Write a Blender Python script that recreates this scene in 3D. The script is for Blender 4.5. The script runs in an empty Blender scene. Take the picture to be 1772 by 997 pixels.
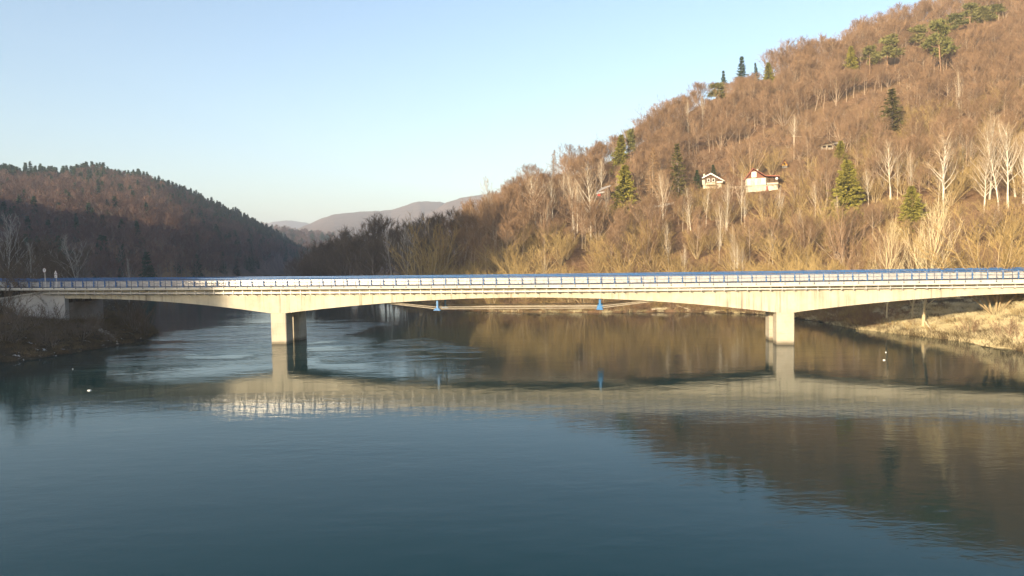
import bpy, math, random
import numpy as np
from mathutils import Vector, Matrix
R = math.radians
SC = bpy.context.scene
COL = SC.collection

# ------------------------------------------------------------------ camera
F_PX, CX, CY = 1250.0, 886.0, 498.5
CAM_H, PITCH, ROLL = 13.9, R(2.68), R(0.95)
_F = np.array([0, math.cos(PITCH), -math.sin(PITCH)])
_U0 = np.array([0, math.sin(PITCH), math.cos(PITCH)])
_R0 = np.array([1.0, 0, 0])
_U = _U0 * math.cos(ROLL) + _R0 * math.sin(ROLL)
_R = _R0 * math.cos(ROLL) - _U0 * math.sin(ROLL)
CAM = np.array([0, 0, CAM_H])
cam_d = bpy.data.cameras.new('camera')
cam = bpy.data.objects.new('camera', cam_d)
COL.objects.link(cam)
cam_d.sensor_width = 36
cam_d.lens = F_PX / 1772 * 36
cam_d.clip_start = 0.5
cam_d.clip_end = 20000
cam.matrix_world = Matrix(((_R[0], _U[0], -_F[0], 0), (_R[1], _U[1], -_F[1], 0), (_R[2], _U[2], -_F[2], CAM_H), (0, 0, 0, 1)))
SC.camera = cam

# ------------------------------------------------------------------ light
SUN_EL, SUN_AZ = R(12.0), R(37.0)          # sun behind the camera, 37 degrees to its left
world = bpy.data.worlds.new('World')
SC.world = world
world.use_nodes = True
wt = world.node_tree
wt.nodes.clear()
sky = wt.nodes.new('ShaderNodeTexSky')
sky.sky_type = 'NISHITA'
sky.sun_disc = False
sky.sun_elevation = SUN_EL
sky.sun_rotation = math.pi + SUN_AZ
sky.altitude = 300
sky.air_density = 1.0
sky.dust_density = 2.6
sky.ozone_density = 1.5
bg = wt.nodes.new('ShaderNodeBackground')
bg.inputs['Strength'].default_value = 0.135
wo = wt.nodes.new('ShaderNodeOutputWorld')
wt.links.new(sky.outputs[0], bg.inputs[0])
wt.links.new(bg.outputs[0], wo.inputs[0])
sun_d = bpy.data.lights.new('sun', 'SUN')
sun_d.energy = 5.0
sun_d.angle = R(0.5)
sun_d.color = (1.0, 0.79, 0.51)
sun = bpy.data.objects.new('sun', sun_d)
COL.objects.link(sun)
_S = Vector((-math.sin(SUN_AZ) * math.cos(SUN_EL), -math.cos(SUN_AZ) * math.cos(SUN_EL), math.sin(SUN_EL)))
sun.rotation_euler = _S.to_track_quat('Z', 'Y').to_euler()
sun.location = (0, 0, 500)
SC.view_settings.view_transform = 'Standard'
SC.view_settings.look = 'None'
SC.view_settings.exposure = 1.24
SC.view_settings.gamma = 1
SC.view_settings.use_curve_mapping = False
SC.render.engine = 'CYCLES'
SC.cycles.max_bounces = 5
SC.cycles.diffuse_bounces = 2
SC.cycles.glossy_bounces = 3
SC.cycles.volume_bounces = 0
SC.cycles.caustics_reflective = False
SC.cycles.caustics_refractive = False
SC.cycles.use_denoising = True

# ------------------------------------------------------------------ picture geometry helpers
def ray(px, py):
    return _F + _R * ((px - CX) / F_PX) + _U * ((CY - py) / F_PX)
def at_z(px, py, z=0.0):
    r = ray(px, py)
    return CAM + r * ((z - CAM_H) / r[2])
def at_y(px, py, Y):
    r = ray(px, py)
    return CAM + r * (Y / r[1])
def horizon(px):
    return CY - (F_PX * math.tan(PITCH)) - (px - CX) * math.tan(ROLL)
TH = R(7.9)                                  # the bridge runs 7.9 degrees off the picture plane, right end nearer
_e = np.array([math.cos(TH), -math.sin(TH), 0])
_n = np.array([math.sin(TH), math.cos(TH), 0])
P0 = at_y(482, 500, 114.0); P0[2] = 0.0
def on_bridge(px, py, d=0.0):                # pixel -> station t and height z on the upright plane d metres behind the cornice face
    r = ray(px, py)
    k = np.dot(P0 + _n * d - CAM, _n) / np.dot(r, _n)
    p = CAM + r * k
    return float(np.dot(p - P0, _e)), float(p[2])
def br_world(t, d, z):
    p = P0 + _e * t + _n * d
    return np.array([p[0], p[1], z])

# ------------------------------------------------------------------ noise
def _hash(ix, iy, seed):
    h = (ix.astype(np.int64) * 374761393 + iy.astype(np.int64) * 668265263 + seed * 982451653) & 0x7fffffff
    h = ((h ^ (h >> 13)) * 1274126177) & 0x7fffffff
    return ((h ^ (h >> 16)) & 0xffff) / 65535.0
def vnoise(x, y, seed=0):
    x = np.asarray(x, float); y = np.asarray(y, float)
    ix = np.floor(x); iy = np.floor(y)
    fx = x - ix; fy = y - iy
    fx = fx * fx * (3 - 2 * fx); fy = fy * fy * (3 - 2 * fy)
    a = _hash(ix, iy, seed); b = _hash(ix + 1, iy, seed)
    c = _hash(ix, iy + 1, seed); d = _hash(ix + 1, iy + 1, seed)
    return (a * (1 - fx) + b * fx) * (1 - fy) + (c * (1 - fx) + d * fx) * fy - 0.5
def fbm(x, y, seed=0, o=4):
    s = 0; a = 1
    for i in range(o):
        s = s + a * vnoise(x * 2 ** i, y * 2 ** i, seed + i * 7); a *= 0.5
    return s
def sstep(a, b, x):
    t = np.clip((x - a) / (b - a), 0, 1)
    return t * t * (3 - 2 * t)

# ------------------------------------------------------------------ terrain
def colY(px, Y):
    p = at_y(px, 450, Y); return (p[0], p[1])
_sh = [(-110, -900), (-92, -200), (-84, -20), (-78, 50)]
for p in [(-40, 634), (0, 628), (60, 622), (130, 611), (190, 601), (235, 593), (262, 585), (268, 577), (262, 561), (250, 546), (236, 534)]:
    q = at_z(*p); _sh.append((q[0], q[1]))
_sh += [colY(285, 330), colY(400, 480), colY(470, 680), colY(500, 900), colY(520, 900), colY(522, 600), colY(545, 400), colY(610, 275)]
for p in [(680, 527), (760, 537), (860, 541), (960, 542), (1050, 542), (1150, 541), (1240, 542), (1330, 546), (1385, 553), (1440, 561), (1475, 568), (1490, 571),
          (1560, 579), (1640, 588), (1720, 598), (1772, 608), (1830, 622)]:
    q = at_z(*p); _sh.append((q[0], q[1]))
_sh += [(84, 60), (92, 20), (104, -120), (120, -900)]
SH = np.array(_sh)
def water_dist(X, Y):                        # signed distance to the shoreline, positive on land
    X = np.asarray(X, float); Y = np.asarray(Y, float)
    dmin = np.full(X.shape, 1e9); inside = np.zeros(X.shape, bool)
    n = len(SH)
    for i in range(n):
        a = SH[i]; b = SH[(i + 1) % n]
        ab = b - a
        t = np.clip(((X - a[0]) * ab[0] + (Y - a[1]) * ab[1]) / (ab @ ab), 0, 1)
        dmin = np.minimum(dmin, np.hypot(X - a[0] - t * ab[0], Y - a[1] - t * ab[1]))
        c = ((a[1] > Y) != (b[1] > Y))
        xi = a[0] + (Y - a[1]) / (b[1] - a[1] if b[1] != a[1] else 1e-9) * ab[0]
        inside ^= c & (X < xi)
    return np.where(inside, -dmin, dmin)

def _ridge(tab, tree):                       # picture column, skyline row, distance -> ground height of the ridge
    xs = np.array([t[0] for t in tab], float)
    Yr = np.array([t[2] for t in tab], float)
    z = np.array([at_y(t[0], t[1], t[2])[2] - tree for t in tab])
    return xs, Yr, z
RX, RYr, RZ = _ridge([(700, 440, 270), (760, 418, 262), (800, 392, 262), (830, 352, 268), (860, 330, 275), (900, 298, 285), (960, 277, 300), (1010, 262, 312),
                      (1080, 229, 330), (1180, 170, 352), (1280, 134, 372), (1400, 86, 392), (1500, 48, 408), (1640, 3, 425), (1772, -40, 440), (2200, -150, 470)], 11.5)
RZ = np.maximum(RZ, 2.0)
RF = np.interp(RX, [700, 800, 900, 1000, 1240, 1400, 1500, 1600, 1772, 2200], [215, 196, 190, 186, 184, 178, 172, 165, 160, 150])
LX, LYr, LZ = _ridge([(-900, 240, 640), (-300, 290, 700), (-60, 300, 740), (0, 294, 760), (60, 292, 780), (120, 294, 800), (175, 289, 830), (250, 299, 860), (300, 319, 890), (340, 332, 920),
                      (380, 350, 960), (420, 367, 1000), (460, 389, 1060), (500, 413, 1120), (530, 432, 1180), (560, 450, 1200)], 13.0)
LZ = np.maximum(LZ, 1.0)
LF = np.interp(LX, [-900, -60, 300, 420, 500, 560], [330, 340, 370, 520, 720, 950])
MX, MYr, MZ = _ridge([(200, 420, 1500), (440, 392, 1600), (500, 398, 1600), (560, 406, 1620), (620, 414, 1640), (700, 424, 1660), (800, 440, 1700)], 6)
MZ = np.maximum(MZ, 0.5)
FX, FYr, FZ = _ridge([(420, 440, 3300), (500, 405, 3300), (530, 390, 3300), (560, 378, 3300), (580, 371, 3320), (620, 366, 3350), (680, 362, 3400), (705, 354, 3400), (730, 347, 3420),
                      (765, 347, 3450), (785, 354, 3480), (830, 362, 3500), (1000, 390, 3500), (1400, 420, 3500)], 0)
FZ = np.maximum(FZ, 1)
GX, GYr, GZ = _ridge([(600, 440, 2900), (680, 415, 2900), (730, 380, 2950), (760, 358, 3000), (775, 349, 3000), (800, 341, 3000), (850, 334, 3000), (950, 322, 3050), (1200, 330, 3100), (1500, 380, 3100)], 0)
GZ = np.maximum(GZ, 1)
KX, KYr, KZ = _ridge([(380, 410, 5200), (440, 392, 5200), (475, 382, 5200), (500, 379, 5200), (530, 384, 5200), (570, 395, 5200), (640, 415, 5200), (700, 430, 5200)], 0)
KZ = np.maximum(KZ, 1)
# hill left of and behind the camera (never in the picture): its crest is what shades the left bank and the valley floor
CQ = np.array([-2500, -1500, -1020, -888, -770, -681, -588, -468, -338, -215, -155, -131, -117, -108, -95, -72])
CZ = np.array([260, 235, 205, 190, 162, 141, 128, 112, 112, 112, 91, 67, 45, 30, 8, 0.0])
T_ABL, _ = on_bridge(112, 513, 1.4)
T_ABR, _ = on_bridge(1815, 510, 1.4)
ZROAD = 9.3
def ground(X, Y, fine=True):
    X = np.asarray(X, float); Y = np.asarray(Y, float)
    d = water_dist(X, Y)
    left = sstep(-30, -48, X) * sstep(260, 200, Y)
    right = sstep(42, 52, X) * sstep(175, 140, Y)
    bh = 1.4 + left * 3.4 + right * 3.6
    bl = 2.2 + left * 5.5 + right * 9.0
    wob = fbm(X / 7.0, Y / 7.0, 3, 4)
    dd = d + 0.9 * wob
    z = np.where(dd > 0, bh * (1 - np.exp(-np.maximum(dd, 0) / bl)) + 0.012 * np.clip(dd, 0, 120), np.maximum(dd * 0.35, -4))
    land = sstep(0, 8, d)
    ang = CX + F_PX * X / np.maximum(Y, 30)
    def hill(hx, hy, hz, hf, back, p=1.0):
        yr = np.interp(ang, hx, hy); zr = np.interp(ang, hx, hz); yf = np.interp(ang, hx, hf)
        t = (Y - yf) / (yr - yf)
        up = zr * np.clip(t, 0, 1) ** p
        return np.where(t <= 1, up, np.maximum(zr - back * (Y - yr), 0))
    hR = hill(RX, RYr, RZ, RF, 0.12)
    hL = hill(LX, LYr, LZ, LF, 0.15, 0.9)
    hM = hill(MX, MYr, MZ, MYr - 420, 0.2)
    hF = hill(FX, FYr, FZ, FYr - 1300, 0.05)
    hG = hill(GX, GYr, GZ, GYr - 900, 0.1)
    hK = hill(KX, KYr, KZ, KYr - 1200, 0.05)
    q = X * math.cos(SUN_AZ) - Y * math.sin(SUN_AZ)
    s = X * math.sin(SUN_AZ) + Y * math.cos(SUN_AZ)
    cz = np.interp(q, CQ, CZ)
    hC = cz * sstep(0, 1, np.clip(1 - np.abs(s + 150) / np.where(s > -150, 130.0, 400.0), 0, 1))
    h = np.maximum.reduce([hR, hL, hM, hF, hG, hK])
    bump = fbm(X / 38, Y / 38, 11, 4) * np.clip(h * 0.08, 0, 5)
    h = np.maximum(h + bump, hC * (1 + 0.05 * fbm(X / 30, Y / 30, 5, 3)))
    z = np.where(d > -6, z + h * np.maximum(land, sstep(-3, 3, d) * (h > 40)), z)
    # embankments that carry the road on to the bridge
    t = (X - P0[0]) * _e[0] + (Y - P0[1]) * _e[1]
    dn = (X - P0[0]) * _n[0] + (Y - P0[1]) * _n[1] - 5.2
    endd = np.maximum(np.maximum(t - (T_ABL - 8.5), 0) * (t < 20), np.maximum((T_ABR + 5) - t, 0) * (t >= 20))
    emb = ZROAD - 0.55 - 0.62 * np.maximum(np.abs(dn) - 6.0, 0) - 0.62 * endd
    near = (t < 20) & (dn < -2.9)
    emb = np.where(near, ZROAD - 0.9 - 0.5 * np.maximum(np.abs(dn) - 5.0, 0) - 0.8 * np.maximum(t - (T_ABL - 14), 0), emb)
    emb = np.where((d > -3) & (np.abs(t) < 400), emb, -10)
    z = np.maximum(z, emb)
    if fine:
        z = z + np.where(d > 0, 0.22 * fbm(X / 2.3, Y / 2.3, 21, 3) * np.clip(d / 2, 0, 1), 0)
    return z
_gy = np.concatenate([np.arange(85, 480, 0.7), np.arange(480, 1300, 3.0)])
def ray_ground(px, py):
    r = ray(px, py)
    P = CAM[None, :] + r[None, :] * (_gy / r[1])[:, None]
    g = ground(P[:, 0], P[:, 1])
    hit = np.nonzero(g >= P[:, 2])[0]
    i = hit[0] if len(hit) else len(_gy) - 1
    return np.array([P[i, 0], P[i, 1], g[i]])

# ------------------------------------------------------------------ mesh and object helpers
def mesh_np(name, V, Fq, mats, midx=None, smooth=False):
    me = bpy.data.meshes.new(name)
    me.from_pydata([tuple(v) for v in V], [], [tuple(f) for f in Fq])
    for m in (mats if isinstance(mats, (list, tuple)) else [mats]):
        me.materials.append(m)
    if midx is not None:
        me.polygons.foreach_set('material_index', np.array(midx, dtype=np.int32))
    if smooth:
        me.polygons.foreach_set('use_smooth', np.ones(len(me.polygons), dtype=bool))
    me.update()
    return me
class MB:
    def __init__(s): s.v = []; s.f = []; s.m = []
    def add(s, vs, fs, m=0):
        b = len(s.v); s.v.extend(vs)
        for f in fs: s.f.append(tuple(i + b for i in f)); s.m.append(m)
    def box(s, x0, x1, y0, y1, z0, z1, m=0):
        s.add([(x0, y0, z0), (x1, y0, z0), (x1, y1, z0), (x0, y1, z0), (x0, y0, z1), (x1, y0, z1), (x1, y1, z1), (x0, y1, z1)],
              [(0, 3, 2, 1), (4, 5, 6, 7), (0, 1, 5, 4), (1, 2, 6, 5), (2, 3, 7, 6), (3, 0, 4, 7)], m)
    def tube(s, P, rad, sides=6, m=0, cap=True):
        P = [np.array(p, float) for p in P]; n = len(P)
        vs = []
        for i in range(n):
            t = P[min(i + 1, n - 1)] - P[max(i - 1, 0)]
            t = t / (np.linalg.norm(t) + 1e-9)
            a = np.array([0, 0, 1.0]) if abs(t[2]) < 0.9 else np.array([1.0, 0, 0])
            u = np.cross(t, a); u /= np.linalg.norm(u); w = np.cross(t, u)
            r = rad[i] if hasattr(rad, '__len__') else rad
            for k in range(sides):
                an = 2 * math.pi * k / sides
                vs.append(tuple(P[i] + (u * math.cos(an) + w * math.sin(an)) * r))
        fs = []
        for i in range(n - 1):
            for k in range(sides):
                k2 = (k + 1) % sides
                fs.append((i * sides + k, i * sides + k2, (i + 1) * sides + k2, (i + 1) * sides + k))
        if cap:
            fs.append(tuple(range(sides))[::-1]); fs.append(tuple((n - 1) * sides + k for k in range(sides)))
        s.add(vs, fs, m)
    def prism(s, poly, y0, y1, m=0):         # polygon in the x-z plane, pushed from y0 to y1
        n = len(poly)
        vs = [(x, y0, z) for x, z in poly] + [(x, y1, z) for x, z in poly]
        s.add(vs, [tuple(range(n)), tuple(range(2 * n - 1, n - 1, -1))] + [(i + n, (i + 1) % n + n, (i + 1) % n, i) for i in range(n)], m)
    def sweep(s, stations, section, m=0):    # section(t) -> list of (d, z); stations along local x
        secs = [section(t) for t in stations]; k = len(secs[0])
        vs = [(t, d, z) for t, sec in zip(stations, secs) for d, z in sec]
        fs = []
        for i in range(len(stations) - 1):
            for j in range(k):
                j2 = (j + 1) % k
                fs.append((i * k + j, i * k + j2, (i + 1) * k + j2, (i + 1) * k + j))
        fs.append(tuple(range(k))[::-1]); fs.append(tuple((len(stations) - 1) * k + j for j in range(k)))
        s.add(vs, fs, m)
    def mesh(s, name, mats, smooth=False):
        me = mesh_np(name, s.v, s.f, mats, s.m, smooth)
        return me
def link(name, me, parent=None):
    o = bpy.data.objects.new(name, me); COL.objects.link(o)
    if parent is not None: o.parent = parent
    return o
def tag(o, label=None, cat=None, group=None, kind=None):
    if label: o['label'] = label
    if cat: o['category'] = cat
    if group: o['group'] = group
    if kind: o['kind'] = kind
    return o
def thing(name, label, cat, loc=(0, 0, 0), rz=0.0, group=None):
    o = bpy.data.objects.new(name, None); COL.objects.link(o)
    o.empty_display_size = 0.5
    o.location = loc; o.rotation_euler = (0, 0, rz)
    return tag(o, label, cat, group)

# ------------------------------------------------------------------ materials
class NT:
    def __init__(s, name):
        s.mat = bpy.data.materials.new(name); s.mat.use_nodes = True
        s.t = s.mat.node_tree; s.t.nodes.clear()
        s.out = s.n('ShaderNodeOutputMaterial'); s.bs = s.n('ShaderNodeBsdfPrincipled')
        s.l(s.bs.outputs[0], s.out.inputs[0])
    def n(s, typ, **kw):
        nd = s.t.nodes.new(typ)
        for k, v in kw.items(): setattr(nd, k, v)
        return nd
    def l(s, a, b): s.t.links.new(a, b)
    def setv(s, rough=0.9, spec=0.2, metal=0.0, col=None):
        s.bs.inputs['Roughness'].default_value = rough
        s.bs.inputs['Specular IOR Level'].default_value = spec
        s.bs.inputs['Metallic'].default_value = metal
        if col: s.bs.inputs['Base Color'].default_value = (*col, 1)
    def coord(s, which='Object', scale=(1, 1, 1)):
        tc = s.n('ShaderNodeTexCoord'); mp = s.n('ShaderNodeMapping')
        mp.inputs['Scale'].default_value = scale
        s.l(tc.outputs[which], mp.inputs[0]); return mp.outputs[0]
    def noise(s, vec, scale, detail=4, rough=0.55):
        nd = s.n('ShaderNodeTexNoise'); nd.inputs['Scale'].default_value = scale
        nd.inputs['Detail'].default_value = detail; nd.inputs['Roughness'].default_value = rough
        s.l(vec, nd.inputs['Vector']); return nd.outputs['Fac']
    def ramp(s, fac, stops, interp='LINEAR'):
        nd = s.n('ShaderNodeValToRGB'); cr = nd.color_ramp; cr.interpolation = interp
        while len(cr.elements) < len(stops): cr.elements.new(0.5)
        for e, (p, c) in zip(cr.elements, stops):
            e.position = p; e.color = (*c, 1) if len(c) == 3 else c
        s.l(fac, nd.inputs[0]); return nd.outputs[0]
    def mix(s, fac, a, b, mode='MIX'):
        nd = s.n('ShaderNodeMix', data_type='RGBA', blend_type=mode)
        if isinstance(fac, (int, float)): nd.inputs[0].default_value = fac
        else: s.l(fac, nd.inputs[0])
        for v, i in ((a, 6), (b, 7)):
            if isinstance(v, tuple): nd.inputs[i].default_value = (*v, 1)
            else: s.l(v, nd.inputs[i])
        return nd.outputs[2]
    def math(s, op, a, b=0.0, clamp=False):
        nd = s.n('ShaderNodeMath', operation=op, use_clamp=clamp)
        for v, i in ((a, 0), (b, 1)):
            if isinstance(v, (int, float)): nd.inputs[i].default_value = v
            else: s.l(v, nd.inputs[i])
        return nd.outputs[0]
    def bump(s, h, strength=0.4, dist=0.1):
        nd = s.n('ShaderNodeBump'); nd.inputs['Strength'].default_value = strength; nd.inputs['Distance'].default_value = dist
        s.l(h, nd.inputs['Height']); s.l(nd.outputs[0], s.bs.inputs['Normal']); return nd
    def base(s, c): s.l(c, s.bs.inputs['Base Color'])
def g(v): return (v, v, v)

def m_plant(name, a, b, trans=0.0):          # two colours, picked per plant, with a little noise along it
    m = NT(name); m.setv(1.0, 0.0)
    oi = m.n('ShaderNodeObjectInfo')
    no = m.noise(m.coord('Object'), 0.35, 2)
    f = m.math('ADD', m.math('MULTIPLY', oi.outputs['Random'], 0.75), m.math('MULTIPLY', no, 0.35), True)
    m.base(m.mix(f, a, b)); return m.mat
M = {}
M['twig_hill'] = m_plant('reddish twigs', (0.16, 0.102, 0.062), (0.275, 0.182, 0.115))
M['bark_hill'] = m_plant('grey brown bark', (0.25, 0.19, 0.145), (0.42, 0.335, 0.25))
M['twig_willow'] = m_plant('yellow brown twigs', (0.235, 0.162, 0.068), (0.37, 0.275, 0.125))
M['bark_willow'] = m_plant('pale brown bark', (0.26, 0.20, 0.12), (0.40, 0.32, 0.20))
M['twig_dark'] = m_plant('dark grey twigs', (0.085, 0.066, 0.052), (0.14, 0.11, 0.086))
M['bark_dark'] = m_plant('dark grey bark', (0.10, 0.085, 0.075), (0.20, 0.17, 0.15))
M['bark_birch'] = m_plant('white birch bark', (0.50, 0.45, 0.37), (0.66, 0.61, 0.52))
M['twig_birch'] = m_plant('pale birch twigs', (0.28, 0.21, 0.14), (0.38, 0.30, 0.21))
M['twig_far'] = m_plant('far reddish twigs', (0.085, 0.058, 0.05), (0.175, 0.112, 0.09))
M['bark_poplar'] = m_plant('pale yellowish bark', (0.44, 0.37, 0.23), (0.54, 0.46, 0.30))
M['bark_shade'] = m_plant('shade-darkened birch bark', (0.26, 0.24, 0.22), (0.36, 0.34, 0.31))  # darker copy of the birch bark, shade put into the colour
M['needle_dark'] = m_plant('dark green needles', (0.026, 0.05, 0.026), (0.05, 0.085, 0.04))
M['needle_olive'] = m_plant('olive green needles', (0.19, 0.18, 0.04), (0.27, 0.245, 0.06))
M['needle_far'] = m_plant('blue green needles', (0.026, 0.055, 0.036), (0.05, 0.085, 0.05))
M['needle_brown'] = m_plant('brownish spruce needles', (0.085, 0.078, 0.032), (0.13, 0.115, 0.045))
M['needle_pine'] = m_plant('pine needles', (0.125, 0.135, 0.05), (0.19, 0.18, 0.07))
M['needle_larch'] = m_plant('brown larch twigs', (0.26, 0.165, 0.085), (0.32, 0.21, 0.11))
M['bark_pine'] = m_plant('orange pine bark', (0.27, 0.17, 0.11), (0.36, 0.25, 0.16))
M['grass_pale'] = m_plant('pale dry grass', (0.46, 0.39, 0.23), (0.62, 0.55, 0.37))
M['grass_brown'] = m_plant('brown dry grass', (0.07, 0.05, 0.03), (0.14, 0.105, 0.06))

def m_ground():
    m = NT('ground'); m.setv(1.0, 0.0)
    v = m.coord('Object')
    litter = m.ramp(m.noise(v, 0.6, 6, 0.65), [(0.3, (0.12, 0.07, 0.04)), (0.55, (0.22, 0.135, 0.08)), (0.75, (0.31, 0.205, 0.125))])
    patch = m.noise(v, 0.045, 3)
    litter = m.mix(m.ramp(patch, [(0.45, g(0.0)), (0.6, g(0.6))]), litter, (0.24, 0.17, 0.09))
    a = m.n('ShaderNodeAttribute'); a.attribute_name = 'straw'
    straw = m.ramp(m.noise(v, 1.1, 7, 0.7), [(0.3, (0.20, 0.145, 0.07)), (0.5, (0.48, 0.40, 0.24)), (0.72, (0.64, 0.57, 0.39))])
    c = m.mix(a.outputs['Fac'], litter, straw)
    a2 = m.n('ShaderNodeAttribute'); a2.attribute_name = 'soil_shade'
    soil_shade = m.ramp(m.noise(v, 1.5, 7, 0.7), [(0.3, (0.02, 0.017, 0.012)), (0.55, (0.042, 0.034, 0.023)), (0.75, (0.085, 0.07, 0.048))])
    c = m.mix(a2.outputs['Fac'], c, soil_shade)
    a3 = m.n('ShaderNodeAttribute'); a3.attribute_name = 'snow'
    sn = m.ramp(m.noise(v, 0.9, 6, 0.75), [(0.60, g(0.0)), (0.66, g(1.0))])
    c = m.mix(m.math('MULTIPLY', sn, a3.outputs['Fac']), c, (0.62, 0.64, 0.68))
    a4 = m.n('ShaderNodeAttribute'); a4.attribute_name = 'wood'
    far = m.ramp(m.noise(v, 0.035, 8, 0.8), [(0.3, (0.045, 0.036, 0.03)), (0.5, (0.12, 0.082, 0.065)), (0.7, (0.19, 0.135, 0.11))])
    c = m.mix(a4.outputs['Fac'], c, far)
    m.base(c)
    m.bump(m.noise(v, 1.7, 8, 0.75), 0.9, 0.5)
    return m.mat
M['ground'] = m_ground()

def m_water():
    m = NT('river water')
    m.setv(0.03, 0.5, 0.0, (0.0, 0.022, 0.025))
    m.bs.inputs['IOR'].default_value = 1.225
    m.bs.inputs['Specular Tint'].default_value = (0.30, 0.92, 1.0, 1)
    geo = m.n('ShaderNodeNewGeometry')
    def mp(scale, rz=0.0):
        q = m.n('ShaderNodeMapping'); q.inputs['Scale'].default_value = scale; q.inputs['Rotation'].default_value = (0, 0, rz)
        m.l(geo.outputs['Position'], q.inputs[0]); return q.outputs[0]
    fine = m.noise(mp((1.6, 2.6, 1), 0.25), 1.0, 3, 0.6)
    mid = m.noise(mp((0.42, 0.85, 1), -0.2), 1.0, 4, 0.55)
    # wind-ruffled and smooth areas: broad warped noise
    warp = m.n('ShaderNodeTexNoise'); warp.inputs['Scale'].default_value = 0.03; warp.inputs['Detail'].default_value = 3
    m.l(geo.outputs['Position'], warp.inputs['Vector'])
    vm = m.n('ShaderNodeVectorMath', operation='MULTIPLY_ADD'); vm.inputs[1].default_value = (45, 45, 0)
    m.l(warp.outputs['Color'], vm.inputs[0]); m.l(geo.outputs['Position'], vm.inputs[2])
    def dist_to(p, sx, sy):
        mq = m.n('ShaderNodeMapping', vector_type='POINT')
        mq.inputs['Location'].default_value = (-(p[0] + 22) / sx, -(p[1] + 22) / sy, 0); mq.inputs['Scale'].default_value = (1 / sx, 1 / sy, 0)
        m.l(vm.outputs[0], mq.inputs[0])
        ln = m.n('ShaderNodeVectorMath', operation='LENGTH'); m.l(mq.outputs[0], ln.inputs[0])
        return ln.outputs['Value']
    a = at_z(440, 585); b = at_z(700, 600)
    r1 = m.ramp(dist_to(a, 22, 42), [(0.75, g(1.0)), (1.05, g(0.0))])
    r2 = m.ramp(dist_to(b, 13, 11), [(0.75, g(1.0)), (1.05, g(0.0))])
    rr = m.math('MAXIMUM', r1, m.math('MULTIPLY', r2, 0.7))
    big = m.noise(mp((0.16, 0.30, 1), 0.15), 1.0, 5, 0.6)
    calm = m.ramp(m.noise(mp((0.05, 0.11, 1), 0.1), 1.0, 4, 0.6), [(0.40, g(0.0)), (0.62, g(1.0))])
    broken = m.ramp(m.noise(mp((0.045, 0.16, 1), -0.12), 1.0, 5, 0.65), [(0.44, g(0.06)), (0.54, g(1.0))])
    rr = m.math('MULTIPLY', rr, broken)
    h = m.math('ADD', m.math('MULTIPLY', fine, 0.35), m.math('ADD', m.math('MULTIPLY', mid, 1.0), m.math('MULTIPLY', big, 0.9)))
    amp = m.math('ADD', m.math('MULTIPLY', rr, 0.9), m.math('ADD', m.math('MULTIPLY', calm, 0.18), 0.16))
    h = m.math('MULTIPLY', h, amp)
    m.bump(h, 0.40, 0.12)
    m.l(m.math('ADD', m.math('MULTIPLY', rr, 0.05), 0.045), m.bs.inputs['Roughness'])
    return m.mat
M['water'] = m_water()

def m_concrete(name, lo, hi, streak=0.0, form=0.0):
    m = NT(name); m.setv(0.85, 0.25)
    v = m.coord('Object')
    c = m.ramp(m.noise(v, 0.45, 6, 0.65), [(0.3, lo), (0.7, hi)])
    fine = m.noise(v, 9.0, 4, 0.6)
    c = m.mix(0.25, c, m.ramp(fine, [(0.3, g(0.35)), (0.7, g(0.65))]), 'OVERLAY')
    if streak:
        st = m.ramp(m.noise(m.coord('Object', (1.5, 1.5, 0.05)), 1.3, 5, 0.7), [(0.49, g(0.0)), (0.68, g(streak))])
        wob = m.math('MULTIPLY', st, m.ramp(m.noise(v, 0.12, 2), [(0.42, g(0.15)), (0.6, g(1.0))]))
        c = m.mix(wob, c, (0.11, 0.095, 0.075))
        br = m.n('ShaderNodeTexWave', wave_type='BANDS', bands_direction='X', wave_profile='SAW'); br.inputs['Scale'].default_value = 0.098
        m.l(v, br.inputs['Vector'])
        c = m.mix(m.ramp(br.outputs['Fac'], [(0.0, g(0.45)), (0.012, g(0.0)), (0.985, g(0.0)), (1.0, g(0.45))]), c, (0.2, 0.18, 0.15))
    if form:
        br = m.n('ShaderNodeTexWave', wave_type='BANDS', bands_direction='Z', wave_profile='SAW'); br.inputs['Scale'].default_value = 0.19
        m.l(v, br.inputs['Vector'])
        c = m.mix(m.ramp(br.outputs['Fac'], [(0.0, g(form)), (0.03, g(0.0)), (0.97, g(0.0)), (1.0, g(form))]), c, (0.2, 0.18, 0.15))
    if form:
        sx = m.n('ShaderNodeSeparateXYZ'); m.l(v, sx.inputs[0])
        zz = m.math('ADD', sx.outputs['Z'], m.math('MULTIPLY', m.noise(v, 1.4, 4), -0.35))
        c = m.mix(m.ramp(zz, [(0.05, g(0.85)), (0.22, g(0.45)), (0.5, g(0.0))]), c, (0.10, 0.085, 0.06))
        st = m.ramp(m.noise(m.coord('Object', (2.5, 2.5, 0.12)), 1.3, 5, 0.7), [(0.52, g(0.0)), (0.75, g(0.45))])
        c = m.mix(st, c, (0.22, 0.19, 0.15))
    m.base(c); m.bump(fine, 0.15, 0.02)
    return m.mat
M['girder'] = m_concrete('girder concrete', (0.36, 0.335, 0.27), (0.50, 0.47, 0.385), 0.85)
M['pier'] = m_concrete('pier concrete', (0.34, 0.31, 0.25), (0.46, 0.425, 0.355), 0.0, 0.35)
M['cornice'] = m_concrete('cornice concrete', (0.42, 0.41, 0.375), (0.55, 0.54, 0.49), 0.35)
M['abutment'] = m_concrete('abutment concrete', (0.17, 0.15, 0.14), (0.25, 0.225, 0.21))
M['wing'] = m_concrete('wing wall concrete', (0.32, 0.32, 0.32), (0.42, 0.42, 0.42))
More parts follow.
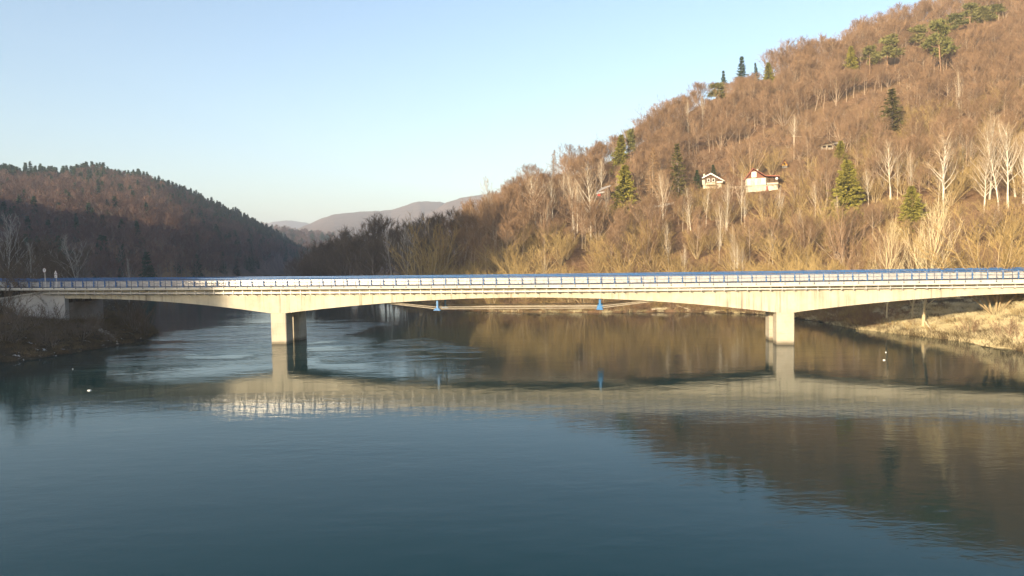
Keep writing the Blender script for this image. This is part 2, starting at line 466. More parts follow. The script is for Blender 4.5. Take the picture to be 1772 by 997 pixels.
def m_plain(name, col, rough=0.6, spec=0.3, metal=0.0, var=0.12, sc=3.0):
    m = NT(name); m.setv(rough, spec, metal)
    n = m.noise(m.coord('Object'), sc, 5, 0.65)
    lo = tuple(max(c * (1 - var * 2), 0) for c in col); hi = tuple(min(c * (1 + var), 1) for c in col)
    m.base(m.ramp(n, [(0.3, lo), (0.7, hi)])); return m.mat
M['blue'] = m_plain('blue painted steel', (0.035, 0.125, 0.32), 0.35, 0.5)
M['blue_light'] = m_plain('light blue painted steel', (0.035, 0.17, 0.42), 0.4, 0.5)
M['galv'] = m_plain('galvanised steel', (0.60, 0.60, 0.61), 0.27, 0.5, 0.45)
M['rail_grey'] = m_plain('dark grey steel', (0.07, 0.085, 0.13), 0.5, 0.4)
M['pipe'] = m_plain('white pipe cladding', (0.54, 0.54, 0.54), 0.4, 0.5, 0.2)
M['cable'] = m_plain('grey cable sheath', (0.32, 0.29, 0.24), 0.5, 0.4)
M['asphalt'] = m_plain('asphalt', (0.055, 0.055, 0.058), 0.9, 0.2, 0, 0.2, 6)
M['dark'] = m_plain('dark opening', (0.03, 0.028, 0.026), 0.9, 0.1)
M['white'] = m_plain('white paint', (0.78, 0.77, 0.74), 0.6, 0.3)
M['sign_white'] = m_plain('sign white', (0.72, 0.72, 0.74), 0.5, 0.3)
M['sign_black'] = m_plain('sign black', (0.03, 0.03, 0.035), 0.5, 0.3)
M['sign_rim'] = m_plain('sign rim', (0.22, 0.15, 0.16), 0.5, 0.3)
M['cream'] = m_plain('cream render', (0.52, 0.48, 0.40), 0.9, 0.1, 0, 0.22, 0.9)
M['redwood'] = m_plain('red brown boards', (0.20, 0.085, 0.055), 0.8, 0.2, 0, 0.2, 2)
M['brownwood'] = m_plain('dark brown boards', (0.12, 0.08, 0.055), 0.8, 0.2, 0, 0.25, 2)
M['redroof'] = m_plain('red roofing', (0.26, 0.10, 0.07), 0.8, 0.2, 0, 0.15, 2)
M['redpaint'] = m_plain('red paint', (0.45, 0.05, 0.04), 0.6, 0.3)
M['yellow'] = m_plain('yellow boards', (0.72, 0.42, 0.06), 0.7, 0.3)
M['pane'] = m_plain('window glass', (0.55, 0.62, 0.66), 0.1, 0.6)
M['stone'] = m_plain('pale stone', (0.34, 0.31, 0.28), 0.9, 0.2, 0, 0.25, 2)
M['driftwood'] = m_plain('bleached wood', (0.58, 0.50, 0.38), 0.9, 0.1, 0, 0.2, 2)
M['ice'] = m_plain('ice', (0.72, 0.74, 0.75), 0.4, 0.4)
M['polewood'] = m_plain('pale pole', (0.55, 0.48, 0.38), 0.8, 0.2)

# ------------------------------------------------------------------ ground sheet and water
def build_ground():
    az = np.concatenate([np.linspace(-180, -48, 130, endpoint=False), np.linspace(-48, 48, 1000, endpoint=False), np.linspace(48, 180, 130, endpoint=False)])
    rr = np.concatenate([[2], np.geomspace(10, 80, 24, endpoint=False), np.arange(80, 220, 0.75), np.geomspace(220, 480, 110, endpoint=False), np.geomspace(480, 1400, 90, endpoint=False), np.geomspace(1400, 9000, 70)])
    A, Rr = np.meshgrid(np.radians(az), rr, indexing='ij')
    X = np.sin(A) * Rr; Y = np.cos(A) * Rr
    d = water_dist(X, Y)
    Z = ground(X, Y)
    na, nr = X.shape
    V = np.stack([X, Y, Z], -1).reshape(-1, 3)
    V = np.vstack([V, [[0, 0, -4.0]]])
    i = np.arange(na)[:, None]; j = np.arange(nr - 1)[None, :]
    i2 = (i + 1) % na
    Fq = np.stack([i * nr + j, i * nr + j + 1, i2 * nr + j + 1, i2 * nr + j], -1).reshape(-1, 4)
    me = bpy.data.meshes.new('ground')
    nf = len(Fq); tri = np.stack([np.full(na, len(V) - 1), (np.arange(na)) * nr, ((np.arange(na) + 1) % na) * nr], -1)
    me.vertices.add(len(V)); me.vertices.foreach_set('co', V.ravel())
    loops = np.concatenate([Fq.ravel(), tri.ravel()])
    me.loops.add(len(loops)); me.loops.foreach_set('vertex_index', loops.astype(np.int32))
    me.polygons.add(nf + na)
    st = np.concatenate([np.arange(nf) * 4, nf * 4 + np.arange(na) * 3])
    me.polygons.foreach_set('loop_start', st.astype(np.int32))
    me.polygons.foreach_set('use_smooth', np.ones(nf + na, dtype=bool))
    me.update(calc_edges=True); me.validate()
    d = d.ravel(); Xf = X.ravel(); Yf = Y.ravel()
    right = sstep(38, 48, Xf) * sstep(132, 122, Yf + 6 * fbm(Xf / 5, Yf / 5, 43, 3))
    shore = sstep(3.5, 0.5, d) * (Yf > 120) * sstep(-16, 0, Xf) * 0.13
    straw = np.clip(right + shore * (0.6 + fbm(Xf / 6, Yf / 6, 41, 3)), 0, 1)
    soil_shade = sstep(-28, -40, Xf) * sstep(330, 230, Yf)
    soil_shade = np.maximum(soil_shade, sstep(38, 50, Xf) * sstep(120, 128, Yf) * sstep(200, 170, Yf) * 0.8)  # dark ground colour here deepens the shade behind the right span
    snow = np.clip(soil_shade * 0.9 + sstep(40, 60, Xf) * sstep(118, 128, Yf) * sstep(175, 150, Yf) * 0.9, 0, 1)
    wood = sstep(450, 620, np.hypot(Xf, Yf))
    for nm, a in (('straw', straw), ('soil_shade', soil_shade), ('snow', snow), ('wood', wood)):
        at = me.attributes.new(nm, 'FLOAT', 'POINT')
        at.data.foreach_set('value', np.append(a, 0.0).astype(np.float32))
    me.materials.append(M['ground'])
    tag(link('ground', me), 'brown leaf-littered ground, river banks and hills', 'ground', kind='structure')
build_ground()
mb = MB(); mb.add([(-700, -900, 0), (700, -900, 0), (700, 1000, 0), (-700, 1000, 0)], [(0, 1, 2, 3)])
tag(link('water', mb.mesh('water', M['water'])), 'dark calm river water reflecting the bridge and hills', 'water', kind='structure')

# ------------------------------------------------------------------ bridge
def fit(pts, d, deg):
    tz = np.array([on_bridge(x, y, d) for x, y in pts])
    return np.polyfit(tz[:, 0], tz[:, 1], deg)
c_top = fit([(200, 497.6), (420, 496.6), (750, 493.8), (1070, 491.3), (1365, 488.3), (1690, 483.8)], 0, 2)
c_bot = fit([(190, 503.2), (430, 502.3), (520, 502), (640, 500.6), (860, 499.6), (960, 498.6), (1180, 497), (1365, 495.2), (1600, 491.5), (1772, 490.2)], 0, 2)
p_mid = fit([(200, 508.6), (430, 508.2), (750, 506.6), (1070, 503.8), (1365, 500.4), (1690, 496.2)], 0.75, 2)
GD = 1.4
s_l = fit([(150, 517.5), (180, 518.5), (300, 524.2), (380, 531.5), (430, 538), (467, 543)], GD, 2)
s_m = fit([(493, 543), (560, 535.5), (620, 529.5), (640, 527), (750, 520.9), (860, 516.4), (915, 515.4), (960, 515.7), (1070, 519.4), (1180, 525.2), (1290, 536), (1338, 541)], GD, 4)
s_r = fit([(1375, 541), (1440, 533.8), (1592, 518), (1700, 511.5), (1772, 508.5)], GD, 2)
tL0, _ = on_bridge(468, 543, GD); tL1, _ = on_bridge(494.5, 543, GD)
tR0, _ = on_bridge(1344, 541, GD); tR1, _ = on_bridge(1375, 541, GD)
T0 = T_ABL - 1.15; T1 = T_ABR + 1.0
ztop = lambda t: float(np.polyval(c_top, t)); zbot = lambda t: float(np.polyval(c_bot, t)); zpipe = lambda t: float(np.polyval(p_mid, t))
def zsof(t):
    if t < tL0: return float(np.polyval(s_l, min(t, tL0)))
    if t <= tL1: return float(np.polyval(s_m, tL1))
    if t < tR0: return float(np.polyval(s_m, t))
    if t <= tR1: return float(np.polyval(s_m, tR0))
    return float(np.polyval(s_r, t))
print('BRIDGE T', T0, tL0, tL1, tR0, tR1, T1, 'cornice z', [round(ztop(t), 2) for t in (T0, 0, 40, 80, T1)], [round(zbot(t), 2) for t in (T0, 0, 40, 80, T1)], 'soffit', [round(zsof(t), 2) for t in (T0, -1, 20, 37, 60, 80, 110)])
WD = 10.6                                    # deck width
bridge = thing('bridge', 'long concrete road bridge on two pairs of piers with blue railings', 'bridge', (P0[0], P0[1], 0), -TH)
ST = sorted(set(list(np.linspace(T0, T1, 90)) + [tL0, tL1, tR0, tR1]))
mb = MB()
mb.sweep(ST, lambda t: [(GD, zsof(t)), (WD - GD, zsof(t)), (WD - GD, zbot(t) + 0.1), (GD, zbot(t) + 0.1)])
gi = link('girder', mb.mesh('girder', M['girder']), bridge)
EXT0 = T_ABL - 60
STD = list(np.linspace(EXT0, T1 + 30, 110))
mb = MB()
mb.sweep(STD, lambda t: [(0.32, zbot(t) + 0.1), (WD - 0.32, zbot(t) + 0.1), (WD - 0.32, ztop(t) - 0.02), (0.32, ztop(t) - 0.02)])
deck = link('deck', mb.mesh('deck', M['cornice']), bridge)
for a, b in ((0.0, 0.31), (WD - 0.31, WD)):
    mb = MB()
    mb.sweep(STD, lambda t: [(a, zbot(t)), (b, zbot(t)), (b, ztop(t)), (a, ztop(t))])
    link('cornice', mb.mesh('cornice', M['cornice']), bridge)
mb = MB()
mb.sweep(STD, lambda t: [(2.5, ztop(t) - 0.019), (WD - 2.5, ztop(t) - 0.019), (WD - 2.5, ztop(t) - 0.012), (2.5, ztop(t) - 0.012)])
link('road_surface', mb.mesh('road_surface', M['asphalt']), bridge)
mb = MB()
for d0 in (2.75, WD - 2.87, WD / 2 - 0.06):
    mb.sweep(STD, lambda t: [(d0, ztop(t) - 0.008), (d0 + 0.12, ztop(t) - 0.008), (d0 + 0.12, ztop(t) - 0.004), (d0, ztop(t) - 0.004)])
link('lane_marking', mb.mesh('lane_marking', M['white']), bridge)
# piers: two columns at each support
for ta, tb in ((tL0, tL1), (tR0, tR1)):
    for da, db in ((GD + 0.003, GD + 2.5), (WD - GD - 2.7, WD - GD - 0.003)):
        mb = MB(); zt = zsof((ta + tb) / 2) + 0.35
        c = 0.10
        ring = [(ta + c, da), (tb - c, da), (tb, da + c), (tb, db - c), (tb - c, db), (ta + c, db), (ta, db - c), (ta, da + c)]
        vs = [(x, y, z) for z in (-4.0, zt) for x, y in ring]
        mb.add(vs, [tuple(range(7, -1, -1)), tuple(range(8, 16))] + [(i, (i + 1) % 8, (i + 1) % 8 + 8, i + 8) for i in range(8)])
        link('pier', mb.mesh('pier', M['pier']), bridge)
# abutment under the left end
zb = zbot(T_ABL)
tW0, _ = on_bridge(60, 520, 1.0)
zs = zsof(T_ABL)
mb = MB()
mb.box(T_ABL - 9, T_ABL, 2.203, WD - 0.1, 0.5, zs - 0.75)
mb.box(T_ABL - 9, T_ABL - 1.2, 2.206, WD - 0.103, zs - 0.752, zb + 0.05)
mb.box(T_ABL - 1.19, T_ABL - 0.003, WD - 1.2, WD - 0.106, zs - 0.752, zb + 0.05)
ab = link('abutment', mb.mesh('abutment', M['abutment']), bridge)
for dd in (2.6, 4.9, 7.2):
    mb = MB(); mb.box(T_ABL - 0.95, T_ABL - 0.25, dd, dd + 0.8, zs - 0.749, zs - 0.02)
    link('bearing', mb.mesh('bearing', M['dark']), ab)
mb = MB()
mb.prism([(T_ABL - 26, 2.0), (T_ABL + 0.04, 2.0), (T_ABL + 0.04, zb - 0.02), (T_ABL - 4, zb - 0.25), (tW0 - 8, zb - 1.6), (T_ABL - 26, zb - 4)], 1.3, 2.2)
ww = link('wing_wall', mb.mesh('wing_wall', M['wing']), bridge)
mb = MB()
mb.tube([(tW0 - 8, 1.1, zb - 1.55), (T_ABL - 4, 1.1, zb - 0.32)], 0.13, 6)
link('coping', mb.mesh('coping', M['pipe']), ww)
# right abutment
mb = MB(); mb.box(T_ABR + 0.9, T_ABR + 3.5, 1.5, WD - 1.5, 0.5, zsof(T_ABR) + 0.3)
link('abutment', mb.mesh('abutment', M['abutment']), bridge)
# pipe slung under the cornice and its brackets
mb = MB(); ts = np.linspace(T_ABL - 3.5, T1 + 20, 60)
mb.tube([(t, 0.75, zpipe(t)) for t in ts], 0.17, 8)
pipe = link('pipe', mb.mesh('pipe', M['pipe'], True), bridge)
mbk = MB()
mbk.box(-0.04, 0.04, 0.50, 0.58, -0.30, 0.42); mbk.box(-0.04, 0.04, 0.58, GD, -0.30, -0.22); mbk.box(-0.05, 0.05, 0.495, 0.585, 0.20, 0.42)
mbk.prism([(0.05, -0.28), (0.13, -0.28), (0.45, -0.62), (0.37, -0.62)], GD - 0.10, GD - 0.02)
bk = mbk.mesh('bracket', M['pipe'])
nb = 98
for i in range(nb):
    t = T_ABL - 2 + (T1 + 4 - T_ABL + 2) * i / (nb - 1)
    o = link('bracket', bk, pipe); o.location = (t, 0, zpipe(t))
# thin outer railing on the cornice edge
SP = 2.0
t_post0, _ = on_bridge(189, 500, 0)
posts_t = [t_post0 + SP * k for k in range(-18, 84) if T_ABL - 13 < t_post0 + SP * k < T1 + 6]
PH = 1.12
mb = MB()
mb.sweep(STD, lambda t: [(-0.055, ztop(t) + PH), (0.0, ztop(t) + PH), (0.0, ztop(t) + PH + 0.06), (-0.055, ztop(t) + PH + 0.06)])
mb.sweep(STD, lambda t: [(-0.045, ztop(t) + 0.06), (-0.005, ztop(t) + 0.06), (-0.005, ztop(t) + 0.12), (-0.045, ztop(t) + 0.12)])
rl = link('railing', mb.mesh('railing', M['rail_grey']), bridge)
mbp = MB(); mbp.box(-0.035, 0.035, -0.065, -0.004, -0.26, PH); mbp.box(-0.07, 0.07, -0.08, -0.002, -0.30, -0.14)
pm = mbp.mesh('post', M['rail_grey'])
for t in posts_t[:95]:
    o = link('post', pm, rl); o.location = (t, 0, ztop(t))
# blue safety barrier 1.9 m behind: posts bent at the top, two blue tubes, galvanised beams
def barrier(d, flip, detailed):
    s = -1 if flip else 1
    mb = MB()
    for hz, dr in ((1.36, 0.13), (1.12, 0.06)):
        mb.tube([(t, d + s * dr, ztop(t) + hz) for t in np.linspace(EXT0, T1 + 30, 70)], 0.085, 6)
    bar = link('safety_barrier', mb.mesh('safety_barrier', M['blue'], True), bridge)
    for z0, z1 in ((0.16, 0.50), (0.56, 0.92)):
        mb = MB(); zc = (z0 + z1) / 2; q = (z1 - z0) / 4
        prof = [(0.02, z0), (0.09, z0 + q * 0.7), (0.09, z0 + q * 1.4), (0.03, zc), (0.09, z1 - q * 1.4), (0.09, z1 - q * 0.7), (0.02, z1)]
        sec = [(d + s * (0.09 + a), z) for a, z in prof] + [(d + s * (0.07 + a), z) for a, z in prof[::-1]]
        mb.sweep(STD, lambda t: [(a, ztop(t) + z) for a, z in sec])
        link('beam', mb.mesh('beam', M['galv']), bar)
    mbp = MB()
    mbp.box(-0.06, 0.06, -0.06, 0.06, -0.02, 1.0)
    mbp.tube([(0, 0, 1.0), (0, s * 0.02, 1.2), (0, s * 0.09, 1.33), (0, s * 0.13, 1.38)], 0.06, 6)
    for z0 in (0.26, 0.66):
        mbp.box(-0.02, 0.20, min(0.061 * s, 0.13 * s), max(0.061 * s, 0.13 * s), z0, z0 + 0.12)
    ta, _ = on_bridge(181.5 + 18.5, 490, d)
    tt = [ta + SP * k for k in range(-18, 84) if T_ABL - 12 < ta + SP * k < T1 + 6][:95]
    if detailed:
        pm = mbp.mesh('post', M['blue'])
        for t in tt:
            o = link('post', pm, bar); o.location = (t, d, ztop(t))
    else:
        mb = MB()
        for t in tt:
            mb.add([(x + t, y + d, z + ztop(t)) for x, y, z in mbp.v], mbp.f)
        tag(link('post', mb.mesh('far_posts', M['blue']), bar), kind='stuff')
barrier(1.9, False, True)
barrier(WD - 1.9, True, False)
mb = MB()
mb.sweep(STD, lambda t: [(WD, ztop(t) + PH), (WD + 0.055, ztop(t) + PH), (WD + 0.055, ztop(t) + PH + 0.06), (WD, ztop(t) + PH + 0.06)])
rf = link('railing', mb.mesh('far_railing', M['rail_grey']), bridge)
mb = MB()
for t in posts_t[:95]:
    mb.add([(x + t, WD - y, z + ztop(t)) for x, y, z in mbp.v[:8]], [f[::-1] for f in mbp.f[:6]])
tag(link('post', mb.mesh('far_rail_posts', M['rail_grey']), rf), kind='stuff')
# tendons below the main span and the blue saddles that hold them down
for d, off in ((2.2, 0.0), (7.6, 0.0)):
    tl, zl = on_bridge(663, 526.5, 2.2); ta, za = on_bridge(757, 535.6, 2.2); tb, zb2 = on_bridge(1038, 534.0, 2.2); tr, zr = on_bridge(1145, 523.2, 2.2)
    for k, e in enumerate((0.0, 0.28)):
        mb = MB()
        mb.tube([(tl - 2, d + 0.1, zl + 0.35 + e * 0.4), (ta, d + 0.1, za + e), (tb, d + 0.1, zb2 + e), (tr + 2, d + 0.1, zr + 0.45 + e * 0.4)], 0.075, 6)
        link('tendon', mb.mesh('tendon', M['cable']), bridge)
    for t, z in ((ta, za), (tb, zb2)):
        mb = MB()
        mb.box(t - 0.15, t + 0.15, d - 0.13, d + 0.13, z + 0.101, zsof(t) + 0.05)
        mb.box(t - 0.55, t + 0.50, d - 0.30, d + 0.42, z - 0.24, z - 0.09)
        mb.box(t - 0.42, t + 0.34, d - 0.20, d - 0.135, z - 0.088, z + (0.10 if t == ta else 0.36))
        mb.box(t - 0.42, t + 0.34, d + 0.30, d + 0.37, z - 0.088, z + (0.10 if t == ta else 0.36))
        link('tendon_saddle', mb.mesh('tendon_saddle', M['blue_light']), bridge)

# ------------------------------------------------------------------ plants
def rnd_cone(rng, d, ang):
    d = d / np.linalg.norm(d)
    a = np.array([0, 0, 1.0]) if abs(d[2]) < 0.9 else np.array([1.0, 0, 0])
    u = np.cross(d, a); u /= np.linalg.norm(u); w = np.cross(d, u)
    p = rng.uniform(0, 2 * math.pi)
    return d * math.cos(ang) + (u * math.cos(p) + w * math.sin(p)) * math.sin(ang)
def spike(mb, p, q, r, m=0):
    d = q - p; L = math.sqrt(d @ d) + 1e-9
    a = (0.0, 0.0, 1.0) if abs(d[2]) < 0.9 * L else (1.0, 0.0, 0.0)
    ux = d[1] * a[2] - d[2] * a[1]; uy = d[2] * a[0] - d[0] * a[2]; uz = d[0] * a[1] - d[1] * a[0]
    n = math.sqrt(ux * ux + uy * uy + uz * uz); ux *= r / n; uy *= r / n; uz *= r / n
    wx = (d[1] * uz - d[2] * uy) / L; wy = (d[2] * ux - d[0] * uz) / L; wz = (d[0] * uy - d[1] * ux) / L
    b = len(mb.v)
    mb.v.append((p[0] + ux, p[1] + uy, p[2] + uz))
    mb.v.append((p[0] - .5 * ux + .866 * wx, p[1] - .5 * uy + .866 * wy, p[2] - .5 * uz + .866 * wz))
    mb.v.append((p[0] - .5 * ux - .866 * wx, p[1] - .5 * uy - .866 * wy, p[2] - .5 * uz - .866 * wz))
    mb.v.append((q[0], q[1], q[2]))
    mb.f += [(b, b + 1, b + 3), (b + 1, b + 2, b + 3), (b + 2, b, b + 3)]; mb.m += [m] * 3
def grow(trunk, crown, rng, p0, d0, L, r, n_sub, n_twig, sub_ang, twig_len, twig_r, up=0.25, sub_len=0.45, start=0.25):
    # one limb: a curved tapering tube with side branches and twigs
    P = [p0]; d = d0 / np.linalg.norm(d0)
    for k in range(3):
        d = d + np.array([0, 0, up]) + rng.normal(0, 0.10, 3); d /= np.linalg.norm(d)
        P.append(P[-1] + d * L / 3)
    trunk.tube(P, [r, r * 0.72, r * 0.45, r * 0.14], 4, 0, False)
    for i in range(n_sub):
        f = start + (1 - start) * (i + rng.uniform(0, 1)) / n_sub
        k = min(int(f * 3), 2); fr = f * 3 - k
        b = P[k] * (1 - fr) + P[k + 1] * fr
        dd = P[k + 1] - P[k]
        sd = rnd_cone(rng, dd, sub_ang * rng.uniform(0.6, 1.25)) + np.array([0, 0, up * 0.8])
        sl = L * sub_len * (1.15 - 0.65 * f) * rng.uniform(0.7, 1.2)
        sd /= np.linalg.norm(sd)
        mid = b + sd * sl * 0.5; sd2 = sd + np.array([0, 0, up * 0.6]) + rng.normal(0, 0.12, 3); sd2 /= np.linalg.norm(sd2)
        end = mid + sd2 * sl * 0.5
        crown.tube([b, mid, end], [max(r * 0.34, twig_r * 1.3), max(r * 0.2, twig_r), twig_r * 0.4], 3, 0, False)
        for j in range(n_twig):
            h = rng.uniform(0.15, 1.0)
            tb = b + (mid - b) * h * 2 if h < 0.5 else mid + (end - mid) * (h * 2 - 1)
            td = rnd_cone(rng, sd2, rng.uniform(0.25, 0.9)) + np.array([0, 0, up * 0.7])
            td /= np.linalg.norm(td)
            spike(crown, tb, tb + td * twig_len * rng.uniform(0.5, 1.2), twig_r)
def deciduous(seed, h=14.0, frac=0.35, n_limb=20, spread=0.26, el=(0.5, 1.15), n_sub=7, n_twig=6, twig_r=0.022, twig_len=1.1, r0=0.17, up=0.22, lean=0.03, fork=True):
    rng = np.random.default_rng(seed); T = MB(); C = MB()
    P = [np.zeros(3)]; d = np.array([rng.normal(0, lean), rng.normal(0, lean), 1.0])
    for k in range(6):
        d = d + rng.normal(0, 0.045, 3) * np.array([1, 1, 0]); d /= np.linalg.norm(d)
        P.append(P[-1] + d * h * 0.93 / 6)
    rad = [r0 * (1.25 if k == 0 else 1) * (1 - 0.93 * (k / 6) ** 0.9) for k in range(7)]
    T.tube(P, rad, 6, 0, False)
    ga = rng.uniform(0, 6.28)
    for i in range(n_limb):
        f = frac + (0.97 - frac) * (i + rng.uniform(0, 0.9)) / n_limb
        k = min(int(f * 6), 5); fr = f * 6 - k
        b = P[k] * (1 - fr) + P[k + 1] * fr
        ga += 2.4 + rng.normal(0, 0.35)
        x = (f - frac) / (1 - frac)
        e = el[0] + (el[1] - el[0]) * x + rng.normal(0, 0.1)
        L = h * spread * (0.75 + 0.5 * math.sin(math.pi * min(x + 0.2, 1))) * (1.0 - 0.45 * x) * rng.uniform(0.75, 1.25)
        rr = rad[k] * 0.5
        grow(T, C, rng, b, np.array([math.cos(ga) * math.cos(e), math.sin(ga) * math.cos(e), math.sin(e)]), L * 1.5, max(rr, twig_r * 1.6), n_sub, n_twig, 0.6, twig_len, twig_r, up)
    return T, C
def vase(seed, h=9.0, n_stem=9, tilt=0.55, n_sub=12, n_twig=7, twig_r=0.022, twig_len=1.0, r0=0.09, up=0.10):
    rng = np.random.default_rng(seed); T = MB(); C = MB()
    for i in range(n_stem):
        az = 2.4 * i + rng.normal(0, 0.4); ti = tilt * math.sqrt((i + 0.4) / n_stem) * rng.uniform(0.7, 1.15)
        d = np.array([math.cos(az) * math.sin(ti), math.sin(az) * math.sin(ti), math.cos(ti)])
        grow(T, C, rng, np.array([math.cos(az) * 0.25, math.sin(az) * 0.25, 0]), d, h * rng.uniform(0.78, 1.08), r0 * rng.uniform(0.7, 1.2), n_sub, n_twig, 0.5, twig_len, twig_r, up, 0.38, 0.15)
    return T, C
def needle_leaf(C, rng, p, s, out):
    a = rng.normal(0, 1, 3); a /= np.linalg.norm(a); u = np.cross(a, out); u /= (np.linalg.norm(u) + 1e-9)
    b = len(C.v)
    q = p + out * s * 1.5
    C.v += [tuple(p - u * s * 0.45), tuple(p + u * s * 0.45), tuple(q)]
    C.f.append((b, b + 1, b + 2)); C.m.append(0)
def spruce(seed, h=14.0, w=0.17, n_lev=26, n_leaf=13, base=0.06, size=0.34, gap=0.0):
    rng = np.random.default_rng(seed); T = MB(); C = MB()
    T.tube([(0, 0, 0), (0, 0, h * 0.5), (0, 0, h * 0.985)], [h * 0.013, h * 0.008, 0.02], 6, 0, False)
    for i in range(n_lev):
        x = (i + rng.uniform(0, 0.6)) / n_lev
        z = h * (base + (1 - base) * x)
        L = h * w * (1 - x) ** 0.85 * rng.uniform(0.75, 1.2) + 0.12
        nb = int(8 - 3 * x)
        o = rng.uniform(0, 6.28)
        for b in range(nb):
            if rng.uniform() < gap: continue
            an = o + 6.283 * b / nb + rng.normal(0, 0.2); lb = L * rng.uniform(0.65, 1.2)
            el = -0.28 + 0.75 * x + rng.normal(0, 0.09)
            d = np.array([math.cos(an) * math.cos(el), math.sin(an) * math.cos(el), math.sin(el)])
            s0 = np.array([0, 0, z]); tip = s0 + d * lb + np.array([0, 0, lb * 0.10])
            T.tube([s0, tip], [0.035, 0.01], 3, 0, False)
            for k in range(n_leaf):
                f = rng.uniform(0.12, 1.03)
                p = s0 + (tip - s0) * f + rng.normal(0, 0.07 * lb * (1.1 - f * 0.5), 3) - np.array([0, 0, rng.uniform(0, 0.16) * size])
                out = d * 0.8 + rng.normal(0, 0.4, 3) - np.array([0, 0, 0.25]); out /= np.linalg.norm(out)
                needle_leaf(C, rng, p, size * rng.uniform(0.7, 1.3), out)
    return T, C
def pine(seed, h=15.0, crown0=0.42, n_cl=19, n_leaf=120, w=0.20, size=0.5):
    rng = np.random.default_rng(seed); T = MB(); C = MB()
    lx = rng.normal(0, 0.3); ly = rng.normal(0, 0.3)
    T.tube([(0, 0, 0), (lx * 0.4, ly * 0.4, h * 0.5), (lx, ly, h * 0.96)], [h * 0.012, h * 0.009, 0.03], 6, 0, False)
    for i in range(n_cl):
        x = (i + rng.uniform(0, 0.7)) / n_cl
        z = h * (crown0 + (0.98 - crown0) * x); an = rng.uniform(0, 6.28)
        L = h * w * (1 - 0.75 * x ** 1.5) * rng.uniform(0.35, 1.15)
        c = np.array([lx + math.cos(an) * L, ly + math.sin(an) * L, z + 0.2 * L])
        T.tube([(lx * x, ly * x, z - 0.4), c], [0.06, 0.02], 3, 0, False)
        rad = np.array([1.0, 1.0, 0.42]) * h * 0.075 * rng.uniform(0.75, 1.35)
        for k in range(n_leaf):
            o = rng.normal(0, 0.5, 3); p = c + o * rad
            out = o + np.array([0, 0, 0.4]); out /= (np.linalg.norm(out) + 1e-6)
            needle_leaf(C, rng, p, size * rng.uniform(0.6, 1.2), out)
    return T, C
def tuft(seed, n=70, h=0.8, w=0.9, r=0.025):
    rng = np.random.default_rng(seed); C = MB()
    for i in range(n):
        p = np.array([rng.normal(0, w * 0.4), rng.normal(0, w * 0.4), -0.1])
        d = np.array([rng.normal(0, 0.5), rng.normal(0, 0.5), 1.0]) * h * rng.uniform(0.4, 1.1)
        spike(C, p, p + d, r)
    return C
KIND = {}                                    # kind -> (full height, list of (trunk mesh, crown mesh, joined mesh))
def kind(name, h, builds, bark, twig):
    out = []
    for T, C in builds:
        tm = T.mesh(name + '_trunk', M[bark]); cm = C.mesh(name + '_crown', M[twig])
        J = MB(); J.add(T.v, T.f, 0); J.add(C.v, C.f, 1)
        out.append((tm, cm, J.mesh(name + '_whole', [M[bark], M[twig]])))
    KIND[name] = (h, out)
def both(b): return b
hillb = [deciduous(10 + i, 14, 0.40, 20, 0.27, (0.5, 1.2), 8, 8, 0.021, 1.1, 0.15, 0.17) for i in range(6)]
kind('hill', 14, hillb, 'bark_hill', 'twig_hill')
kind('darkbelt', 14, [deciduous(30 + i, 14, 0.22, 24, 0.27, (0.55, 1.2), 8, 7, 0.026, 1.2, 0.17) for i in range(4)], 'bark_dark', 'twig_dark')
kind('willow', 9, [vase(50 + i, 9, 13, 0.80, 12, 9, 0.019, 0.95, 0.085, 0.13) for i in range(5)], 'bark_willow', 'twig_willow')
kind('willowred', 9, [vase(60 + i, 9, 10, 0.65, 12, 9, 0.019, 0.95) for i in range(3)], 'bark_hill', 'twig_hill')
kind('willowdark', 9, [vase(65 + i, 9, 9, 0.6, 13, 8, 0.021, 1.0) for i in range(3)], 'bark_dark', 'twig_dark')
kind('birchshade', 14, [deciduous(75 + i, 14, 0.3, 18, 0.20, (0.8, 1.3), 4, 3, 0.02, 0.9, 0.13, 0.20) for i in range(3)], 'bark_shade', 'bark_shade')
kind('birch', 14, [deciduous(70 + i, 14, 0.30, 27, 0.20, (0.85, 1.33), 5, 3, 0.020, 0.9, 0.16, 0.16) for i in range(6)], 'bark_birch', 'twig_birch')
kind('poplar', 14, [deciduous(80 + i, 14, 0.16, 26, 0.27, (0.6, 1.2), 7, 3, 0.018, 0.9, 0.22, 0.20) for i in range(3)], 'bark_poplar', 'bark_poplar')
kind('spruce', 14, [spruce(90 + i) for i in range(3)], 'bark_dark', 'needle_dark')
kind('sprucebrown', 14, [spruce(93, 14, 0.19, 24, 12, 0.05, 0.38, 0.12)], 'bark_dark', 'needle_brown')
kind('spruceolive', 14, [spruce(95 + i, 14, 0.23, 34, 26, 0.03, 0.40) for i in range(3)], 'bark_dark', 'needle_olive')
kind('larch', 14, [spruce(99, 14, 0.21, 44, 12, 0.1, 0.16, 0.1)], 'bark_hill', 'needle_larch')
kind('pine', 15, [pine(100 + i) for i in range(3)], 'bark_pine', 'needle_pine')
kind('sprucefar', 14, [spruce(120 + i, 14, 0.20, 18, 8, 0.03, 0.7) for i in range(3)], 'bark_dark', 'needle_far')
kind('hillfar', 14, [deciduous(130 + i, 14, 0.25, 13, 0.27, (0.6, 1.25), 5, 4, 0.06, 1.5, 0.2) for i in range(4)], 'bark_dark', 'twig_far')
kind('bush', 3, [vase(140 + i, 3, 9, 0.9, 8, 6, 0.014, 0.5, 0.03) for i in range(3)], 'bark_hill', 'twig_hill')
kind('bushpale', 3, [vase(145 + i, 3, 9, 0.9, 8, 6, 0.014, 0.5, 0.03) for i in range(3)], 'bark_willow', 'twig_willow')
